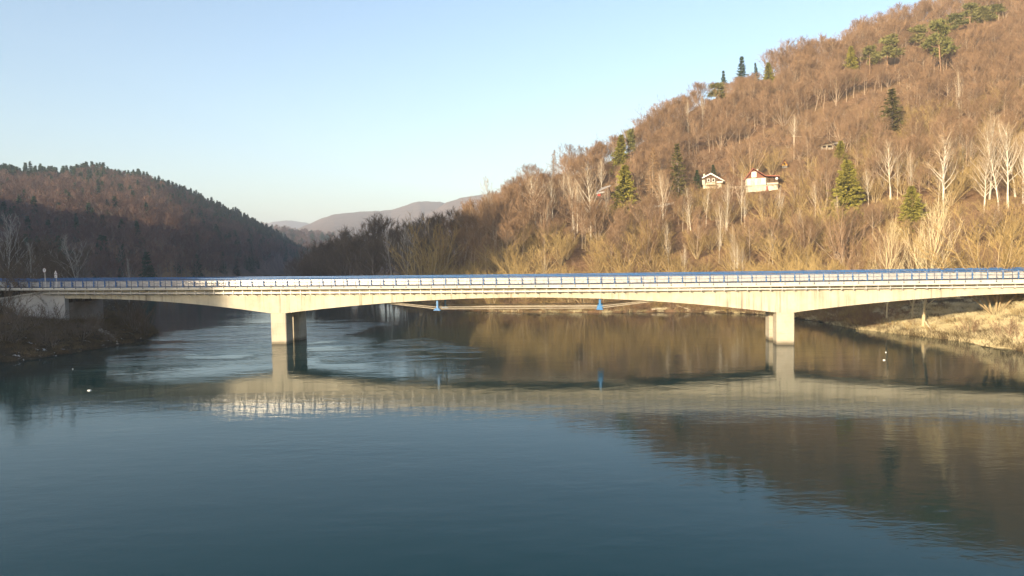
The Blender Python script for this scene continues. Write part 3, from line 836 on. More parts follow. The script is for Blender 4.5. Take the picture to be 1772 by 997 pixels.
kind('bushdark', 3, [vase(150 + i, 3, 9, 0.9, 8, 6, 0.014, 0.5, 0.03) for i in range(3)], 'bark_dark', 'twig_dark')

RNG = random.Random(7)
def plant(kd, pos, height, name, label, cat, group=None, wide=1.0, crown='crown', lean=0.0):
    h0, vs = KIND[kd]
    tm, cm, _ = RNG.choice(vs)
    o = thing(name, label, cat, pos, RNG.uniform(0, 6.283), group)
    if lean: o.rotation_euler[1] = lean; o.rotation_euler[2] = 0
    o.rotation_euler[0] = RNG.gauss(0, 0.035); o.rotation_euler[1] += RNG.gauss(0, 0.035)
    s = height / h0
    o.scale = (s * wide, s * wide, s)
    link('trunk', tm, o); link(crown, cm, o)
    return o
def plant_px(kd, x, ybase, ytop, name, label, cat, group=None, wide=1.0, Y=None, lean=0.0):
    P = ray_ground(x, ybase) if Y is None else None
    if P is not None and x > 800 and P[1] > np.interp(x, RX, RYr) + 12: P = None; Y = float(np.interp(x, RX, RYr)) + 4
    if P is None:
        q = at_y(x, ybase, Y); P = np.array([q[0], q[1], float(ground(q[0], q[1]))])
    top = at_y(x, ytop, P[1])[2]
    return plant(kd, (P[0], P[1], P[2] - 0.15), max(top - P[2] + 0.15, 1.5), name, label, cat, group, wide, 'crown', lean)
def project(p):
    v = np.asarray(p, float) - CAM
    z = v @ _F
    return CX + F_PX * (v @ _R) / z, CY - F_PX * (v @ _U) / z

STUFF = {}
def stuff_forest(name, label, cat, items):   # items: (mesh list, index, position, scale, wide) -> one object, instanced by geometry nodes
    meshes = []; key = {}
    P = []; I = []; S = []; Rz = []
    for me, pos, s, w in items:
        if me.name not in key: key[me.name] = len(meshes); meshes.append(me)
        I.append(key[me.name]); P.append(pos); S.append((s * w, s * w, s)); Rz.append((0, 0, RNG.uniform(0, 6.283)))
    src = bpy.data.collections.new(name + '_source')
    for i, me in enumerate(meshes):
        o = bpy.data.objects.new('%s_%03d' % (name, i), me); src.objects.link(o)
    pm = bpy.data.meshes.new(name); pm.from_pydata(P, [], [])
    a = pm.attributes.new('pick', 'INT', 'POINT'); a.data.foreach_set('value', np.array(I, dtype=np.int32))
    a = pm.attributes.new('size', 'FLOAT_VECTOR', 'POINT'); a.data.foreach_set('vector', np.array(S, dtype=np.float32).ravel())
    a = pm.attributes.new('turn', 'FLOAT_VECTOR', 'POINT'); a.data.foreach_set('vector', np.array(Rz, dtype=np.float32).ravel())
    o = link(name, pm)
    ng = bpy.data.node_groups.new(name, 'GeometryNodeTree')
    ng.interface.new_socket('Geometry', in_out='INPUT', socket_type='NodeSocketGeometry')
    ng.interface.new_socket('Geometry', in_out='OUTPUT', socket_type='NodeSocketGeometry')
    N = ng.nodes; gi = N.new('NodeGroupInput'); go = N.new('NodeGroupOutput')
    ci = N.new('GeometryNodeCollectionInfo'); ci.inputs['Collection'].default_value = src
    ci.inputs['Separate Children'].default_value = True; ci.inputs['Reset Children'].default_value = True
    ip = N.new('GeometryNodeInstanceOnPoints'); ip.inputs['Pick Instance'].default_value = True
    def attr(nm, ty):
        q = N.new('GeometryNodeInputNamedAttribute'); q.data_type = ty; q.inputs['Name'].default_value = nm
        return q.outputs['Attribute']
    L = ng.links
    L.new(gi.outputs[0], ip.inputs['Points']); L.new(ci.outputs[0], ip.inputs['Instance'])
    L.new(attr('pick', 'INT'), ip.inputs['Instance Index'])
    e2r = N.new('FunctionNodeEulerToRotation'); L.new(attr('turn', 'FLOAT_VECTOR'), e2r.inputs[0])
    L.new(e2r.outputs[0], ip.inputs['Rotation']); L.new(attr('size', 'FLOAT_VECTOR'), ip.inputs['Scale'])
    L.new(ip.outputs[0], go.inputs[0])
    md = o.modifiers.new('scatter', 'NODES'); md.node_group = ng
    return tag(o, label, cat, kind='stuff')

exec_houses = []
# ------------------------------------------------------------------ cottages on the right hillside (local x right, y away from the camera, z up)
def px_base(x, y): return ray_ground(x, y)
def house_frame(x, ybase, name, label, cat, rz=0.0):
    P = px_base(x, ybase)
    s = P[1] / F_PX                           # metres per picture pixel at that distance
    o = thing(name, label, cat, tuple(P), rz)
    return o, s, P
HOUSES = []
o, s, P = house_frame(1312, 333, 'cottage', 'cream hillside cottage with red gable, chimney and roofed porch', 'cottage', -math.atan2(1312 - CX, F_PX))
HOUSES.append((1312, P, 1280, 1350, 331))
X = lambda px: (px - 1312) * s
Zz = lambda py: (333 - py) * s
mb = MB(); mb.box(X(1291), X(1325), 0, 6.5, Zz(322), Zz(309)); mb.box(X(1292), X(1344), 0.3, 6.2, -2.0, Zz(322) - 0.003)
w = link('wall', mb.mesh('wall', M['cream']), o)
mb = MB(); mb.prism([(X(1292.5), Zz(308.9)), (X(1324), Zz(308.9)), (X(1303), Zz(293.5))], 0.05, 6.4)
link('gable', mb.mesh('gable', M['redwood']), o)
mb = MB()
mb.prism([(X(1287.5), Zz(312)), (X(1289.5), Zz(312)), (X(1304.3), Zz(293)), (X(1302.8), Zz(291.3))], -0.7, 7.0)
mb.prism([(X(1303.2), Zz(291.3)), (X(1304.4), Zz(293)), (X(1324), Zz(306.6)), (X(1347), Zz(308.2)), (X(1347), Zz(306.6)), (X(1324), Zz(305))], -0.7, 7.0)
rf = link('roof', mb.mesh('roof', M['redroof']), o)
mb = MB(); mb.box(X(1309.5), X(1312), 2.5, 3.2, Zz(298), Zz(292.3)); link('chimney', mb.mesh('chimney', M['cream']), rf)
mb = MB(); mb.box(X(1301.2), X(1309), -0.03, 0.045, Zz(307.5), Zz(298)); fr = link('window', mb.mesh('window', M['white']), o)
mb = MB(); mb.box(X(1302.2), X(1308), -0.05, -0.033, Zz(306.6), Zz(298.9)); link('pane', mb.mesh('pane', M['pane']), fr)
for a, b in ((1294.5, 1299), (1307, 1310), (1317, 1323)):
    mb = MB(); mb.box(X(a), X(b), -0.06, -0.003, Zz(319.5), Zz(310.5)); fr = link('window', mb.mesh('window', M['white']), o)
    mb = MB(); mb.box(X(a) + 0.12, X(b) - 0.12, -0.08, -0.063, Zz(318.6), Zz(311.3)); link('pane', mb.mesh('pane', M['pane']), fr)
mb = MB(); mb.box(X(1326), X(1344), 1.5, 1.7, Zz(322), Zz(309)); link('porch_wall', mb.mesh('porch_wall', M['brownwood']), o)
for x in (1327, 1335, 1343.5):
    mb = MB(); mb.box(X(x) - 0.09, X(x) + 0.09, -0.5, -0.32, Zz(322), Zz(308.2)); link('porch_post', mb.mesh('porch_post', M['brownwood']), o)
mb = MB(); mb.box(X(1326), X(1344.5), -0.55, -0.45, Zz(321.5), Zz(318.2)); link('railing', mb.mesh('railing', M['cream']), o)
mb = MB(); mb.box(X(1325), X(1327.8), 0.2, 0.297, Zz(331.5), Zz(323.4)); link('door', mb.mesh('door', M['redpaint']), o)
mb = MB()
mb.tube([(X(1342), -0.62, Zz(311.5)), (X(1342), -0.75, Zz(311.5))], [2.2 * s, 1.6 * s], 12); link('dish', mb.mesh('dish', M['white']), o)

o, s, P = house_frame(1234, 327, 'cottage', 'dark timber cottage with pale bargeboard and white chimney beside conifers', 'cottage', -math.atan2(1234 - CX, F_PX))
HOUSES.append((1234, P, 1210, 1258, 325))
X = lambda px: (px - 1234) * s
Zz = lambda py: (327 - py) * s
mb = MB(); mb.box(X(1219), X(1250), 0, 6, Zz(318), Zz(312)); mb.prism([(X(1219), Zz(312) + 0.003), (X(1250), Zz(312) + 0.003), (X(1246), Zz(309)), (X(1230.5), Zz(301.5)), (X(1219), Zz(306.5))], 0.02, 5.9)
link('wall', mb.mesh('wall', M['brownwood']), o)
mb = MB(); mb.box(X(1217), X(1248), 0.2, 5.8, -2, Zz(318) - 0.003); link('base_wall', mb.mesh('base_wall', M['cream']), o)
mb = MB()
mb.prism([(X(1230.5), Zz(300)), (X(1230.5), Zz(302.2)), (X(1251.5), Zz(314.6)), (X(1253.5), Zz(314.6))], -0.8, 6.5)
mb.prism([(X(1230.4), Zz(300)), (X(1230.4), Zz(302)), (X(1215.5), Zz(309)), (X(1215.5), Zz(307.3))], -0.8, 6.5)
rf = link('roof', mb.mesh('roof', M['white']), o)
mb = MB(); mb.box(X(1217.6), X(1220.6), 1.0, 1.8, Zz(320), Zz(300.4)); link('chimney', mb.mesh('chimney', M['cream']), rf)
mb = MB(); mb.box(X(1215.8), X(1220.8), -0.3, 0.19, Zz(320), Zz(311)); link('side_wall', mb.mesh('side_wall', M['cream']), o)
mb = MB(); mb.box(X(1222), X(1238), -1.2, -0.05, Zz(320.5), Zz(318.4)); mb.box(X(1222), X(1237.5), -1.25, -1.15, Zz(318.4), Zz(316.6)); link('balcony', mb.mesh('balcony', M['cream']), o)
mb = MB(); mb.box(X(1240), X(1250), -0.3, -0.1, Zz(317), Zz(315)); link('plank', mb.mesh('plank', M['white']), o)
for a, b in ((1224, 1229), (1232, 1237)):
    mb = MB(); mb.box(X(a), X(b), -0.06, -0.003, Zz(315), Zz(309.5)); fr = link('window', mb.mesh('window', M['white']), o)
    mb = MB(); mb.box(X(a) + 0.15, X(b) - 0.15, -0.08, -0.063, Zz(314.3), Zz(310.2)); link('pane', mb.mesh('pane', M['dark']), fr)

o, s, P = house_frame(1041, 349, 'shed', 'weathered hillside shed with pale striped roof sheets behind a birch', 'shed', -0.25)
HOUSES.append((1041, P, 1022, 1062, 348))
X = lambda px: (px - 1041) * s
Zz = lambda py: (349 - py) * s
mb = MB(); mb.box(X(1030), X(1056), 0.4, 4.0, -1.5, Zz(334)); mb.prism([(X(1030), Zz(334) + .003), (X(1056), Zz(334) + .003), (X(1053), Zz(324))], 0.42, 3.9); w = link('wall', mb.mesh('wall', M['brownwood']), o)
mb = MB(); mb.box(X(1034), X(1039), 0.30, 0.397, Zz(339), Zz(334.5)); link('door', mb.mesh('door', M['redpaint']), o)
mb = MB()
mb.add([(X(1030.5), -0.3, Zz(336)), (X(1039), 3.5, Zz(324.5)), (X(1056), 3.5, Zz(320.5)), (X(1045), -0.3, Zz(334.5)),
        (X(1030.5), -0.3, Zz(335.2)), (X(1039), 3.5, Zz(323.7)), (X(1056), 3.5, Zz(319.7)), (X(1045), -0.3, Zz(333.7))],
       [(0, 1, 2, 3), (4, 7, 6, 5), (0, 3, 7, 4), (3, 2, 6, 7), (2, 1, 5, 6), (1, 0, 4, 5)])
rf = link('roof', mb.mesh('roof', M['stone']), o)
for k in range(5):
    mb = MB(); f0 = k / 5 + 0.03; f1 = f0 + 0.09
    A = np.array([X(1030.5), -0.3, Zz(335.1)]); B = np.array([X(1045), -0.3, Zz(333.6)]); C_ = np.array([X(1039), 3.5, Zz(323.6)]); D = np.array([X(1056), 3.5, Zz(319.6)])
    q = [A + (B - A) * f0, A + (B - A) * f1, C_ + (D - C_) * f1, C_ + (D - C_) * f0]
    up = np.array([0, 0, 0.06]); mb.add([tuple(v) for v in q] + [tuple(v + up) for v in q], [(3, 2, 1, 0), (4, 5, 6, 7), (0, 1, 5, 4), (1, 2, 6, 5), (2, 3, 7, 6), (3, 0, 4, 7)])
    link('roof_strip', mb.mesh('roof_strip', M['galv']), rf)

o, s, P = house_frame(1357.5, 291, 'hut', 'tiny steep-roofed hut with a yellow gable on the open slope', 'hut', -math.atan2(1357 - CX, F_PX))
HOUSES.append((1357, P, 1345, 1370, 291))
X = lambda px: (px - 1357.5) * s
Zz = lambda py: (291 - py) * s
mb = MB(); mb.prism([(X(1352.8), Zz(286.5)), (X(1362.4), Zz(286.5)), (X(1357.6), Zz(278.5))], 0.1, 3.2); link('gable', mb.mesh('gable', M['yellow']), o)
mb = MB(); mb.box(X(1353.4), X(1361.8), 0.2, 3.1, -1, Zz(286.5) - 0.003); link('wall', mb.mesh('wall', M['stone']), o)
mb = MB()
mb.prism([(X(1350.6), Zz(287)), (X(1352.6), Zz(287)), (X(1357.6), Zz(278.4)), (X(1357.6), Zz(275.8))], -0.4, 3.5)
mb.prism([(X(1357.62), Zz(275.8)), (X(1357.62), Zz(278.4)), (X(1362.6), Zz(287)), (X(1364.4), Zz(287))], -0.4, 3.5)
link('roof', mb.mesh('roof', M['redwood']), o)
mb = MB(); mb.box(X(1356.2), X(1359), 0.02, 0.097, Zz(285.5), Zz(282)); link('door', mb.mesh('door', M['brownwood']), o)

o, s, P = house_frame(1432, 259, 'hut', 'pale flat-roofed hut on the upper slope beside an olive spruce', 'hut', -math.atan2(1432 - CX, F_PX) + 0.12)
HOUSES.append((1432, P, 1418, 1447, 259))
X = lambda px: (px - 1432) * s
Zz = lambda py: (259 - py) * s
mb = MB(); mb.prism([(X(1422), -1), (X(1442), -1), (X(1442), Zz(247)), (X(1422), Zz(250.5))], 0, 4); link('wall', mb.mesh('wall', M['cream']), o)
mb = MB(); mb.prism([(X(1420.5), Zz(250.6)), (X(1443.5), Zz(246.6)), (X(1443.5), Zz(244.6)), (X(1420.5), Zz(248.8))], -0.8, 4.6); link('roof', mb.mesh('roof', M['brownwood']), o)
for a, b in ((1424, 1430), (1432, 1439)):
    mb = MB(); mb.box(X(a), X(b), -0.06, -0.003, Zz(255), Zz(251.3)); fr = link('window', mb.mesh('window', M['brownwood']), o)
    mb = MB(); mb.box(X(a) + 0.12, X(b) - 0.12, -0.08, -0.063, Zz(254.5), Zz(251.8)); link('pane', mb.mesh('pane', M['dark']), fr)

def low_wall(x0, y0, x1, y1, h, name, label, cat, mat, posts=False):
    a = ray_ground(x0, y0); b = ray_ground(x1, y1); mb = MB(); n = 7
    d = (b - a)[:2]; L = np.linalg.norm(d); nn = np.array([-d[1], d[0]]) / L * 0.18
    if posts:
        o = thing(name, label, cat, tuple(a)); k = int(L / 1.6)
        for i in range(k + 1):
            f = i / k; p = a + (b - a) * f; z = float(ground(p[0], p[1])) - a[2]; p = p - a
            m2 = MB(); m2.box(p[0] - .06, p[0] + .06, p[1] - .06, p[1] + .06, z - .3, z + h); link('post', m2.mesh('post', mat), o)
        for zz in (0.35, 0.8):
            m2 = MB(); m2.tube([(a + (b - a) * f - a) * np.array([1, 1, 0]) + np.array([0, 0, float(ground(*(a + (b - a) * f)[:2])) - a[2] + h * zz]) for f in np.linspace(0, 1, 9)], 0.05, 4)
            link('rail', m2.mesh('rail', mat), o)
        return
    vs = []; 
    for i in range(n + 1):
        p = a + (b - a) * i / n; z = float(ground(p[0], p[1])) - a[2]; p = p - a
        vs += [(p[0] - nn[0], p[1] - nn[1], z - 0.8), (p[0] - nn[0], p[1] - nn[1], z + h), (p[0] + nn[0], p[1] + nn[1], z + h), (p[0] + nn[0], p[1] + nn[1], z - 0.8)]
    fs = [(0, 1, 2, 3), tuple(4 * n + j for j in (3, 2, 1, 0))]
    for i in range(n):
        for j in range(4): fs.append((4 * i + j, 4 * i + 4 + j, 4 * i + 4 + (j + 1) % 4, 4 * i + (j + 1) % 4))
    mb.add(vs, fs); o = link(name, mb.mesh(name, mat)); o.location = tuple(a); tag(o, label, cat, None, 'thing')
low_wall(1092, 357, 1128, 346, 0.7, 'retaining_wall', 'low pale garden wall running uphill right of the shed', 'wall', M['stone'])
low_wall(1122, 360, 1166, 353, 0.6, 'retaining_wall', 'second low garden wall below the first one, left of the dark cottage', 'wall', M['stone'])
low_wall(1256, 326, 1290, 327, 1.1, 'garden_fence', 'pale wooden garden fence between the two cottages', 'fence', M['polewood'], True)
low_wall(1440, 250, 1472, 246, 0.7, 'retaining_wall', 'short pale wall right of the flat-roofed hut', 'wall', M['stone'])

# utility poles and the wire between them
def pole(x, yb, yt, label):
    P = px_base(x, yb); h = at_y(x, yt, P[1])[2] - P[2]
    o = thing('utility_pole', label, 'utility pole', tuple(P))
    mb = MB(); mb.tube([(0, 0, -0.5), (0, 0, h)], [0.22, 0.16], 8); link('shaft', mb.mesh('shaft', M['polewood']), o)
    mb = MB(); mb.box(-0.8, 0.8, -0.06, 0.06, h - 0.5, h - 0.35); link('crossarm', mb.mesh('crossarm', M['polewood']), o)
    return P, h
A, ha = pole(1374, 276, 233, 'pale utility pole under a branching tree above the tiny hut')
B, hb = pole(1486, 252, 226, 'second pale utility pole higher up to the right on the slope')
mb = MB()
a = np.array([A[0], A[1], A[2] + ha - 0.3]); b = np.array([B[0], B[1], B[2] + hb - 0.3])
mb.tube([a + (b - a) * f - np.array([0, 0, 1.2 * 4 * f * (1 - f)]) for f in np.linspace(0, 1, 9)], 0.04, 4)
tag(link('power_line', mb.mesh('power_line', M['polewood'])), 'thin power line strung between the two utility poles', 'wire')

# ------------------------------------------------------------------ road signs at the left bridge end
def sign_base(x, d):
    t, _ = on_bridge(x, 470, d); p = br_world(t, d, ztop(t) - 0.02); return p
p = sign_base(77.5, 0.6)
o = thing('road_sign', 'round road sign on a grey pole at the left bridge end', 'road sign', tuple(p), -0.35)
zc = at_y(77.5, 467, p[1])[2] - p[2]
mb = MB(); mb.tube([(0, 0, 0), (0, 0, zc + 0.3)], 0.05, 8); link('pole', mb.mesh('pole', M['galv']), o)
mb = MB(); mb.tube([(0, -0.05, zc), (0, -0.075, zc)], 0.40, 24); pl = link('plate', mb.mesh('plate', M['sign_rim']), o)
mb = MB(); mb.tube([(0, -0.077, zc), (0, -0.082, zc)], 0.31, 24); link('face', mb.mesh('face', M['sign_white']), pl)
mb = MB(); mb.box(-0.05, 0.05, -0.090, -0.084, zc - 0.2, zc + 0.2); mb.box(0.051, 0.12, -0.090, -0.084, zc + 0.08, zc + 0.2); link('symbol', mb.mesh('symbol', M['sign_black']), pl)
p = sign_base(97, 1.2)
o = thing('road_sign', 'triangular warning sign above a small square plate on one pole', 'road sign', tuple(p), -0.35)
zc = at_y(97, 471.5, p[1])[2] - p[2]
mb = MB(); mb.tube([(0, 0, 0), (0, 0, zc + 0.3)], 0.04, 8); link('pole', mb.mesh('pole', M['galv']), o)
tri = lambda k, c: [(-0.5 * k, c - 0.29 * k), (0.5 * k, c - 0.29 * k), (0, c + 0.58 * k)]
mb = MB(); mb.prism(tri(0.88, zc), -0.075, -0.05); pl = link('plate', mb.mesh('plate', M['sign_rim']), o)
mb = MB(); mb.prism(tri(0.64, zc), -0.082, -0.077); link('face', mb.mesh('face', M['sign_white']), pl)
mb = MB(); mb.prism([(-0.05, zc - 0.12), (0.1, zc - 0.12), (0.12, zc), (0.02, zc + 0.15), (-0.04, zc + 0.02)], -0.090, -0.084); link('symbol', mb.mesh('symbol', M['sign_black']), pl)
z2 = zc - 0.56
mb = MB(); mb.box(-0.27, 0.27, -0.075, -0.05, z2 - 0.26, z2 + 0.26); pl = link('square_plate', mb.mesh('square_plate', M['sign_white']), o)
mb = MB(); mb.prism([(-0.12, z2 - 0.18), (0.02, z2 - 0.18), (0.16, z2 + 0.16), (-0.02, z2 + 0.16)], -0.085, -0.078); link('symbol', mb.mesh('symbol', M['sign_black']), pl)

# ------------------------------------------------------------------ named trees
GB = 'white birches standing out on the right hillside'
birches = [
    (927, 392, 304, 'white birch with many stems, leftmost of the hillside row', 1.5),
    (957, 385, 306, 'white birch leaning left, second in the hillside row', 1.1),
    (976, 368, 298, 'slim white birch between leaning birches in the hillside row', 0.8),
    (993, 398, 296, 'slender tall birch close beside a forked birch, left of shed', 0.8),
    (999, 402, 316, 'forked birch leaning left just left of the striped-roof shed', 1.0),
    (1023, 416, 284, 'tallest bright birch in front of the striped-roof shed', 1.15),
    (1041, 335, 274, 'slim birch rising directly behind the striped-roof shed', 0.9),
    (1050, 388, 322, 'thin leaning birch stem in front of the shed doorway', 0.7),
    (1070, 352, 306, 'short bright birch just right of the striped-roof shed', 0.8),
    (1147, 404, 296, 'bright birch in the gap between shed and dark timber cottage', 0.9),
    (1195, 398, 322, 'pale young birch below and left of the dark timber cottage', 0.9),
    (1222, 392, 326, 'thin birch directly below the dark timber cottage', 0.8),
    (1258, 400, 312, 'pale birch standing between the two cottages', 0.9),
    (1283, 388, 298, 'slim birch stem at the left corner of the cream cottage', 0.6),
    (1320, 384, 336, 'thin birch below the cream cottage terrace', 0.8),
    (1347, 392, 334, 'pale birch below the right end of the cream cottage', 0.9),
    (1411, 378, 312, 'small white birch left of the bright olive spruce', 1.0),
    (1503, 358, 292, 'small birch left of the fan-shaped white birch', 1.0),
    (1541, 345, 244, 'fan-shaped white birch in the middle of the right slope', 1.35),
    (1577, 342, 280, 'small crooked birch just above the lower olive spruce', 1.0),
    (1631, 368, 232, 'broad white birch with spreading crown, left of the tall group', 1.45),
    (1666, 300, 226, 'short thin birch between the broad birch and the tall group', 0.7),
    (1701, 372, 262, 'forked white birch with long side limbs in the tall group', 1.3),
    (1712, 345, 196, 'tallest pointed white birch at the left of the tall group', 0.95),
    (1729, 374, 216, 'straight narrow white birch in the middle of the tall group', 0.8),
    (1744, 362, 214, 'double-stemmed white birch right of the middle of the tall group', 1.1),
    (1757, 340, 202, 'white birch behind the double-stemmed one at the picture edge', 0.9),
    (1770, 352, 226, 'white birch cut by the right edge of the picture', 0.9),
    (1191, 235, 172, 'straight pale trunk high on the slope under the skyline', 0.5),
    (1216, 225, 165, 'second pale trunk high on the slope under the skyline', 0.5),
    (1660, 215, 120, 'lone straight white trunk on the upper right slope', 0.4),
    (1374, 250, 198, 'white-limbed tree crowning the utility pole above the tiny hut', 1.1),
]
KEEP = []                                    # screen columns and rows that the forest leaves free
for x, yb, yt, lab, w in birches:
    plant_px('birch', x, yb, yt, 'birch_tree', lab, 'birch', None, w, None, 0.0)
    KEEP.append((x, yb, yt))
conifers = [
    ('sprucebrown', 1545, 240, 153, 'spruce_tree', 'dark ragged spruce alone in the middle of the upper right slope', 'spruce', 1.5),
    ('spruceolive', 1464, 376, 278, 'spruce_tree', 'bright olive spruce right of the cottages, largest of the olive ones', 'spruce', 1.55),
    ('spruceolive', 1578, 398, 322, 'spruce_tree', 'olive spruce standing above the big pale riverside tree', 'spruce', 1.5),
    ('spruceolive', 1453, 292, 243, 'spruce_tree', 'small dull olive spruce beside the flat-roofed hut', 'spruce', 1.5),
    ('spruce', 1282, 152, 97, 'spruce_tree', 'dark spruce standing highest above the right skyline', 'spruce', 1.25),
    ('spruce', 1253, 162, 121, 'spruce_tree', 'small dark pointed spruce left of the highest skyline spruce', 'spruce', 1.0),
    ('spruce', 1310, 145, 107, 'spruce_tree', 'dark spruce tip just right of the highest skyline spruce', 'spruce', 1.0),
    ('spruceolive', 1330, 158, 108, 'spruce_tree', 'broad olive spruce on the skyline right of the dark spruces', 'spruce', 1.3),
    ('spruceolive', 1072, 300, 233, 'pine_tree', 'green pine near the left end of the right skyline', 'pine', 1.2),
    ('pine', 1093, 290, 224, 'pine_tree', 'green pine crown right beside the leftmost skyline pine', 'pine', 0.7),
    ('pine', 1240, 190, 143, 'pine_tree', 'bushy green pine below the small pointed skyline spruce', 'pine', 1.5),
    ('spruceolive', 1474, 140, 80, 'spruce_tree', 'olive green spruce high on the slope, left of two pines', 'spruce', 1.2),
    ('pine', 1505, 130, 78, 'pine_tree', 'green pine between the high olive spruce and another pine', 'pine', 1.3),
    ('pine', 1534, 130, 62, 'pine_tree', 'green pine with pale trunk, right one of the upper trio', 'pine', 1.3),
    ('pine', 1585, 100, 44, 'pine_tree', 'dull olive pine between the upper trio and the top clump', 'pine', 1.4),
    ('pine', 1629, 140, 32, 'pine_tree', 'tall pine with long bare pale trunk near the top of the slope', 'pine', 0.9),
    ('pine', 1656, 75, 24, 'pine_tree', 'olive pine at the left of the top clump of pines', 'pine', 1.5),
    ('pine', 1678, 60, 5, 'pine_tree', 'dark green pine, tallest of the top clump', 'pine', 1.5),
    ('pine', 1704, 58, 8, 'pine_tree', 'spreading green pine in the middle of the top clump', 'pine', 1.7),
    ('pine', 1724, 50, 8, 'pine_tree', 'flat-crowned green pine at the right of the top clump', 'pine', 1.6),
    ('sprucebrown', 1175, 345, 248, 'spruce_tree', 'thin dark spruce left of the dark timber cottage', 'spruce', 1.0),
    ('spruce', 1205, 330, 293, 'spruce_tree', 'small green spruce touching the left side of the dark cottage', 'spruce', 1.4),
    ('spruce', 1236, 312, 284, 'spruce_tree', 'round green conifer behind the roof of the dark cottage', 'spruce', 1.6),
    ('spruceolive', 1080, 375, 285, 'spruce_tree', 'ivy-green conifer right of the striped-roof shed', 'spruce', 1.35),
    ('larch', 1129, 350, 256, 'larch_tree', 'orange-brown bare larch between the shed and dark cottage', 'larch', 1.0),
    ('larch', 957, 318, 258, 'larch_tree', 'grey bare larch poking above the left skyline of the right hill', 'larch', 1.1),
]
for kd, x, yb, yt, nm, lab, cat, w in conifers:
    plant_px(kd, x, yb, yt, nm, lab, cat, None, w)
    if yb <= 200: KEEP.extend([(x + k, yb - 14, yt) for k in (-12, 0, 12)])
    if yb > 200: KEEP.append((x, yb - 8, yt)); KEEP.append((x - 11, yb - 12, yt)); KEEP.append((x + 11, yb - 12, yt))
# big pale riverside trees just behind the right part of the bridge
plant_px('poplar', 1597, 568, 352, 'bare_tree', 'big pale many-limbed tree rising from the sunlit right bank', 'bare tree', None, 0.8)
plant_px('poplar', 1534, 560, 386, 'bare_tree', 'slim pale tree left of the big pale riverside tree', 'bare tree', None, 0.55)
plant_px('poplar', 1578, 556, 400, 'bare_tree', 'leaning pale tree close behind the big pale riverside tree', 'bare tree', None, 0.6)
plant_px('willow', 1722, 545, 378, 'willow_tree', 'wide fan-shaped bare willow at the right behind the railing', 'willow', None, 1.15)
GP = 'thin pale young birches scattered through the lower thicket'
for i in range(30):
    x = RNG.uniform(905, 1765); Y = RNG.uniform(186, 240)
    q = at_y(x, 400, Y); z = float(ground(q[0], q[1]))
    if any(abs(x - h[0]) < 22 for h in HOUSES[:3]) and Y > 215: continue
    plant('birch', (q[0], q[1], z - 0.15), RNG.uniform(8.5, 13), 'birch_tree', 'thin pale young birch among the bushes of the lower right slope', 'birch', GP, RNG.uniform(0.55, 0.85))
# valley floor belt in the shade, between the two hills
GV = 'dark bare trees on the shaded valley floor'
LV = 'dark bare tree in the shaded belt on the valley floor'
belt = [(500, 446, 470), (515, 440, 460), (532, 432, 430), (548, 428, 400), (563, 420, 370), (577, 410, 350), (590, 390, 320), (604, 402, 330), (618, 398, 300), (632, 392, 300),
        (648, 368, 290), (664, 372, 285), (678, 388, 280), (694, 392, 290), (706, 386, 280), (718, 378, 270), (730, 372, 275), (744, 378, 265), (756, 368, 260), (768, 366, 262), (780, 376, 250), (793, 358, 262), (806, 358, 270), (818, 352, 280)]
for x, yt, Y in belt:
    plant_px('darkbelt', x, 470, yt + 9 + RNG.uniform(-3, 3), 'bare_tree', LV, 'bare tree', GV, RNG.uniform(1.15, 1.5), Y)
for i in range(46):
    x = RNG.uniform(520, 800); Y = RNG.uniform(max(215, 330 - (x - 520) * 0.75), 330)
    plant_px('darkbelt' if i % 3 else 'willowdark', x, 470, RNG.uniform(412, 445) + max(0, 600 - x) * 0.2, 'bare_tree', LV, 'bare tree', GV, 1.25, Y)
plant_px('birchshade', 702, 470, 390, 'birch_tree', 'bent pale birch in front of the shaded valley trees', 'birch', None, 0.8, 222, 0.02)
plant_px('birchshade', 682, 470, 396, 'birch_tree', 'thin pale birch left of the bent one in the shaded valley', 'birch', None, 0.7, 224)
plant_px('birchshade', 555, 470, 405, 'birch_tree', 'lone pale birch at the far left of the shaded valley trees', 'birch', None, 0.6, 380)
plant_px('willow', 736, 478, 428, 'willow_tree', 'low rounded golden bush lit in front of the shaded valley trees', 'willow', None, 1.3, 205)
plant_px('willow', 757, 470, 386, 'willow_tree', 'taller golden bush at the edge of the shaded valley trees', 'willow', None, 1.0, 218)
plant_px('birchshade', 850, 360, 306, 'birch_tree', 'pale thin tree on the left tip of the right hill skyline', 'birch', None, 1.2, 262)

